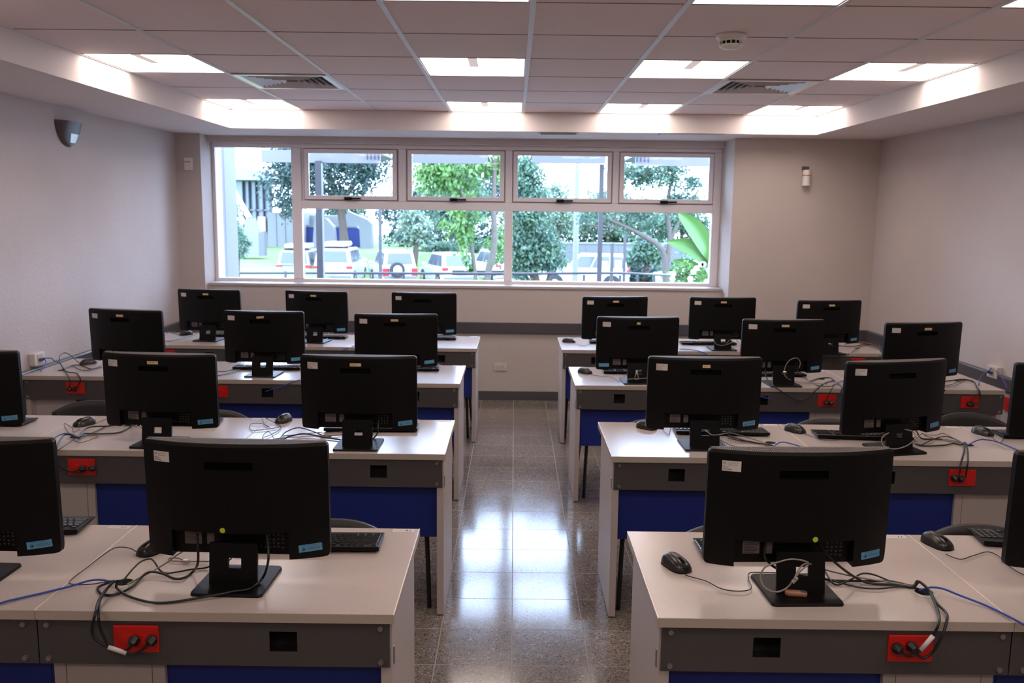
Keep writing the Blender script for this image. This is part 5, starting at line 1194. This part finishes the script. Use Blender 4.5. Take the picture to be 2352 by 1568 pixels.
tree('tall_shrub', (-9.95, 32, -1.3), [([(.02, 0, 0), (-.02, 0, .7), (0, 0, 1.6)], .05)], [(-.12, 0, 2.5, .22, .25, .6), (.0, 0, 1.9, .38, .3, .65), (.22, 0, 1.9, .2, .2, .35), (-.1, 0, 3.0, .14, .2, .4)], 2600, .10, LM, 'slim tall shrub between the concrete fin and the left lawn', seed=5, cat='shrub')
tree('slender_tree', (-.62, 22, -1.3), [([(0, 0, 0), (-.05, 0, 1.4), (.12, 0, 2.2), (.1, 0, 3.4), (.13, 0, 5.0)], [.10, .085, .075, .06, .04]), ([(-.15, 0, 0), (-.35, 0, 1.6), (-.5, 0, 2.6), (-.75, 0, 3.8), (-.9, 0, 4.8)], [.06, .05, .04, .03, .02]), ([(.12, 0, 3.0), (.4, 0, 3.5), (.6, 0, 4.4)], [.05, .035, .02])],
     [(-.9, 0, 4.2, .9, .8, .6), (-1.4, 0, 4.0, .7, .6, .5), (-.75, 0, 3.1, .45, .5, .7), (-.45, 0, 1.8, .14, .2, .5), (.15, .3, 4.3, .45, .5, .5), (-.6, 0, 2.5, .3, .3, .5), (.1, .8, 2.2, .3, .3, .5)], 5600, .14, LL, 'slender near tree with light green hanging leaves, left of the middle mullion', M_BARKP, seed=7, droop=.6)
tree('bushy_tree', (.75, 26, -1.75), [([(0, 0, 0), (-.05, 0, 1.2), (-.2, 0, 2.0), (-.3, 0, 3.4)], [.15, .13, .1, .05]), ([(-.05, 0, 1.0), (.25, 0, 1.6), (.5, 0, 2.6)], [.07, .05, .03]), ([(-.1, 0, 1.1), (-.4, 0, 1.7), (-.8, 0, 2.1)], [.06, .04, .03])],
     [(-.45, 0, 3.3, .65, .6, .9), (-.1, 0, 2.5, .62, .6, .7), (.35, 0, 2.3, .42, .5, .55), (-.7, 0, 2.1, .4, .4, .6), (-.5, 0, 4.6, .55, .5, .6), (-.2, 0, 3.9, .5, .5, .5)], 15000, .12, LM, 'bushy mid green tree just right of the middle mullion', seed=9, droop=.3)
tree('branching_tree', (5.25, 30, -1.8), [([(0, 0, 0), (-.1, 0, 1.5), (-.25, 0, 2.4), (-1.2, 0, 3.0), (-2.4, 0, 3.5), (-3.2, 0, 3.7)], [.13, .12, .09, .06, .045, .03]), ([(-.1, 0, 1.6), (.0, 0, 2.8), (-.15, 0, 3.8), (.1, 0, 5.4)], [.1, .08, .06, .03]), ([(-.02, 0, 2.6), (.3, 0, 3.4), (.9, 0, 4.4)], [.06, .04, .03]), ([(-1.2, 0, 3.0), (-1.7, 0, 3.1), (-2.8, 0, 3.2)], [.03, .025, .02])],
     [(-1.3, 0, 4.9, .9, .7, .5), (-.3, 0, 4.9, .8, .6, .5), (-2.1, 0, 4.0, .7, .6, .4), (-2.6, 0, 3.5, .5, .5, .35), (-.9, 0, 3.7, .7, .5, .35), (.2, 0, 4.0, .7, .5, .4), (-1.5, 0, 2.9, .3, .3, .25), (.6, 0, 4.6, .5, .4, .3), (-.2, 0, 5.5, .9, .6, .35)], 8000, .13, LM, 'tree with pale forking branches behind the right window panes', M_BARKP, seed=11)
BT = [('young_tree', -5.3, 47, -1.1, 2.9, .9, LP, 'pale young tree behind the off-road car roof'), ('tall_tree', -3.0, 50, -.7, 4.4, 1.7, LM, 'tall green tree behind the second upper pane'), ('tall_tree', -4.4, 62, -.5, 4.3, 2.4, LD, 'dark tree far behind the third gap in the cars'),
      ('tall_tree', -.6, 58, -.5, 5.2, 2.6, LD, 'dark far tree behind the slender tree'), ('tall_tree', 2.7, 56, -1.5, 4.9, 1.4, LP, 'pale tree with thick grey trunk behind the boundary wall'), ('tall_tree', 6.2, 60, -1.5, 4.6, 2.6, LP, 'hazy pale tree at the far right'),
      ('small_tree', 6.8, 46, -1.7, 2.3, .8, LM, 'small round tree in front of the boundary wall'), ('tall_tree', 10.8, 58, -1.5, 4.2, 2.2, LM, 'tree behind the far house'), ('tall_tree', -7.5, 66, -.5, 3.8, 2.6, LD, 'dark tree behind the concrete arches'), ('tall_tree', -12.3, 64, -.5, 3.4, 1.6, LM, 'tree above the blue wall')]
for i, (nm, x, y, z, h_, w_, lm, lab) in enumerate(BT):
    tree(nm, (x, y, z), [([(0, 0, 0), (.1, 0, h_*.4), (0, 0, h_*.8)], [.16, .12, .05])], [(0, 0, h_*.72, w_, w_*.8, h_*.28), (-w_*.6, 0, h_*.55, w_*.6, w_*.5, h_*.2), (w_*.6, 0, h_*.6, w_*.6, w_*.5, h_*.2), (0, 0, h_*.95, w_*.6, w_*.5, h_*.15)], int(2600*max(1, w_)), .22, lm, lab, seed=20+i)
HD = [(-6.6, 58, -.4, 1.9, 1.3), (-3.2, 57, -.5, 2.4, 1.3), (.6, 60, -.6, 2.2, 1.6), (4.6, 62, -.8, 3.0, 2.2), (9.6, 62, -.8, 3.6, 2.4), (-4.3, 51.5, -.6, 1.2, .42), (-1.3, 51, -.6, 1.2, .45), (.4, 50.5, -.7, 1.0, .8), (6.4, 46.3, -1.8, 1.0, .6), (9.2, 47, -1.7, 1.8, 1.0)]
HL = ['dark hedge mass behind the blue wall', 'dark hedge mass behind the young pale tree', 'dark hedge mass behind the middle mullion', 'hedge mass behind the boundary wall', 'hedge mass at the far right above the wall', 'low clipped shrub on the bank behind the white cars', 'low pale shrub on the bank behind the hatchback', 'spiky shrub behind the slender tree', 'low dark shrub under the small round tree', 'leafy shrub in front of the far house']
for i, ((x, y, z, w_, h_), lab) in enumerate(zip(HD, HL)):
    t = empty('hedge' if i < 5 else 'shrub', (x, y, z), label=lab, cat='hedge' if i < 5 else 'shrub')
    MB().tube([(0, 0, -.6), (0, 0, h_)], .06, 6, 1).build('stem', M_BARK, t)
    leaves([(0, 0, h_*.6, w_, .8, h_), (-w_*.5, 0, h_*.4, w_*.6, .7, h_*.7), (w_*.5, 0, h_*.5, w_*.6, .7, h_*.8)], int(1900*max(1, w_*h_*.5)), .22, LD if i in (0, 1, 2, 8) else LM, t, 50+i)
# large-leaved plant close to the right pane
t = empty('banana_plant', (2.35, 10.6, -.05), label='large leaved plant with bright green blades behind the right pane', cat='plant')
MB().tube([(0, 0, 0), (0, 0, .7), (.02, 0, 1.2)], [.05, .04, .03], 8, 2).build('stem', leafmat('leaf_stem', (.12, .25, .06)), t, smooth=True)
M_BAN = mat('broad_leaf_green', (.07, .19, .035), .4)
def blade(base, tip, wd, bend, tw=0):
    base, tip = Vector(base), Vector(tip); ax = tip - base; side = ax.cross(Vector((0, 1, 0))).normalized(); m = MB()
    def P(u, v):
        a = (u-.5)*2; w_ = wd * (math.sin(PI * min(1, v*.96+.02)) ** .6) * (1-.25*v)
        c = base + ax*v + Vector((0, 0, bend*math.sin(PI*v)))
        q = c + side*a*w_ + Vector((0, -abs(a)*w_*.35 + tw*a*w_, -abs(a)**2*w_*.15))
        return tuple(q)
    m.grid(P, 7, 14)
    return m
for b_, tp, wd, bd in (((.02, 0, 1.20), (-.52, 0, 1.50), .10, .10), ((.04, 0, 1.25), (-.42, -.1, 1.84), .12, .10), ((.06, 0, 1.3), (.10, .1, 1.92), .11, 0), ((.0, 0, 1.05), (-.44, .1, 1.27), .08, .06), ((.04, 0, 1.15), (.45, 0, 1.6), .11, .1), ((.0, 0, .95), (-.25, -.1, 1.16), .08, .05), ((.0, 0, 1.0), (.05, -.1, 1.45), .09, .03)):
    b_ = tuple(b_); MB_ = blade(b_, tp, wd, bd); MB_.build('leaf', M_BAN, t, smooth=True)
    MB().tube([b_, ((b_[0]+tp[0])/2, b_[1]-.005, (b_[2]+tp[2])/2+bd), tp], .004, 5, 4).build('leaf_rib', mat('leaf_rib_green', (.12, .25, .08), .5), t)

t = empty('white_flowering_shrub', (2.0, 10.25, .93), label='pale shrub with white blossoms below the large leaves', cat='shrub')
MB().tube([(0, .05, -.98), (.02, .03, -.3), (0, 0, .2)], .012, 6, 3).build('stem', M_BARK, t)
leaves([(0, 0, .16, .24, .15, .13)], 420, .06, LL, t, 91)
R_ = random.Random(5)
for k in range(9):
    x, z = R_.uniform(-.2, .24), R_.uniform(.06, .30)
    MB().cyl((x, -.2, z), .028, .012, 'y', seg=8, r2=.034).build('blossom', M_WHITE, t)
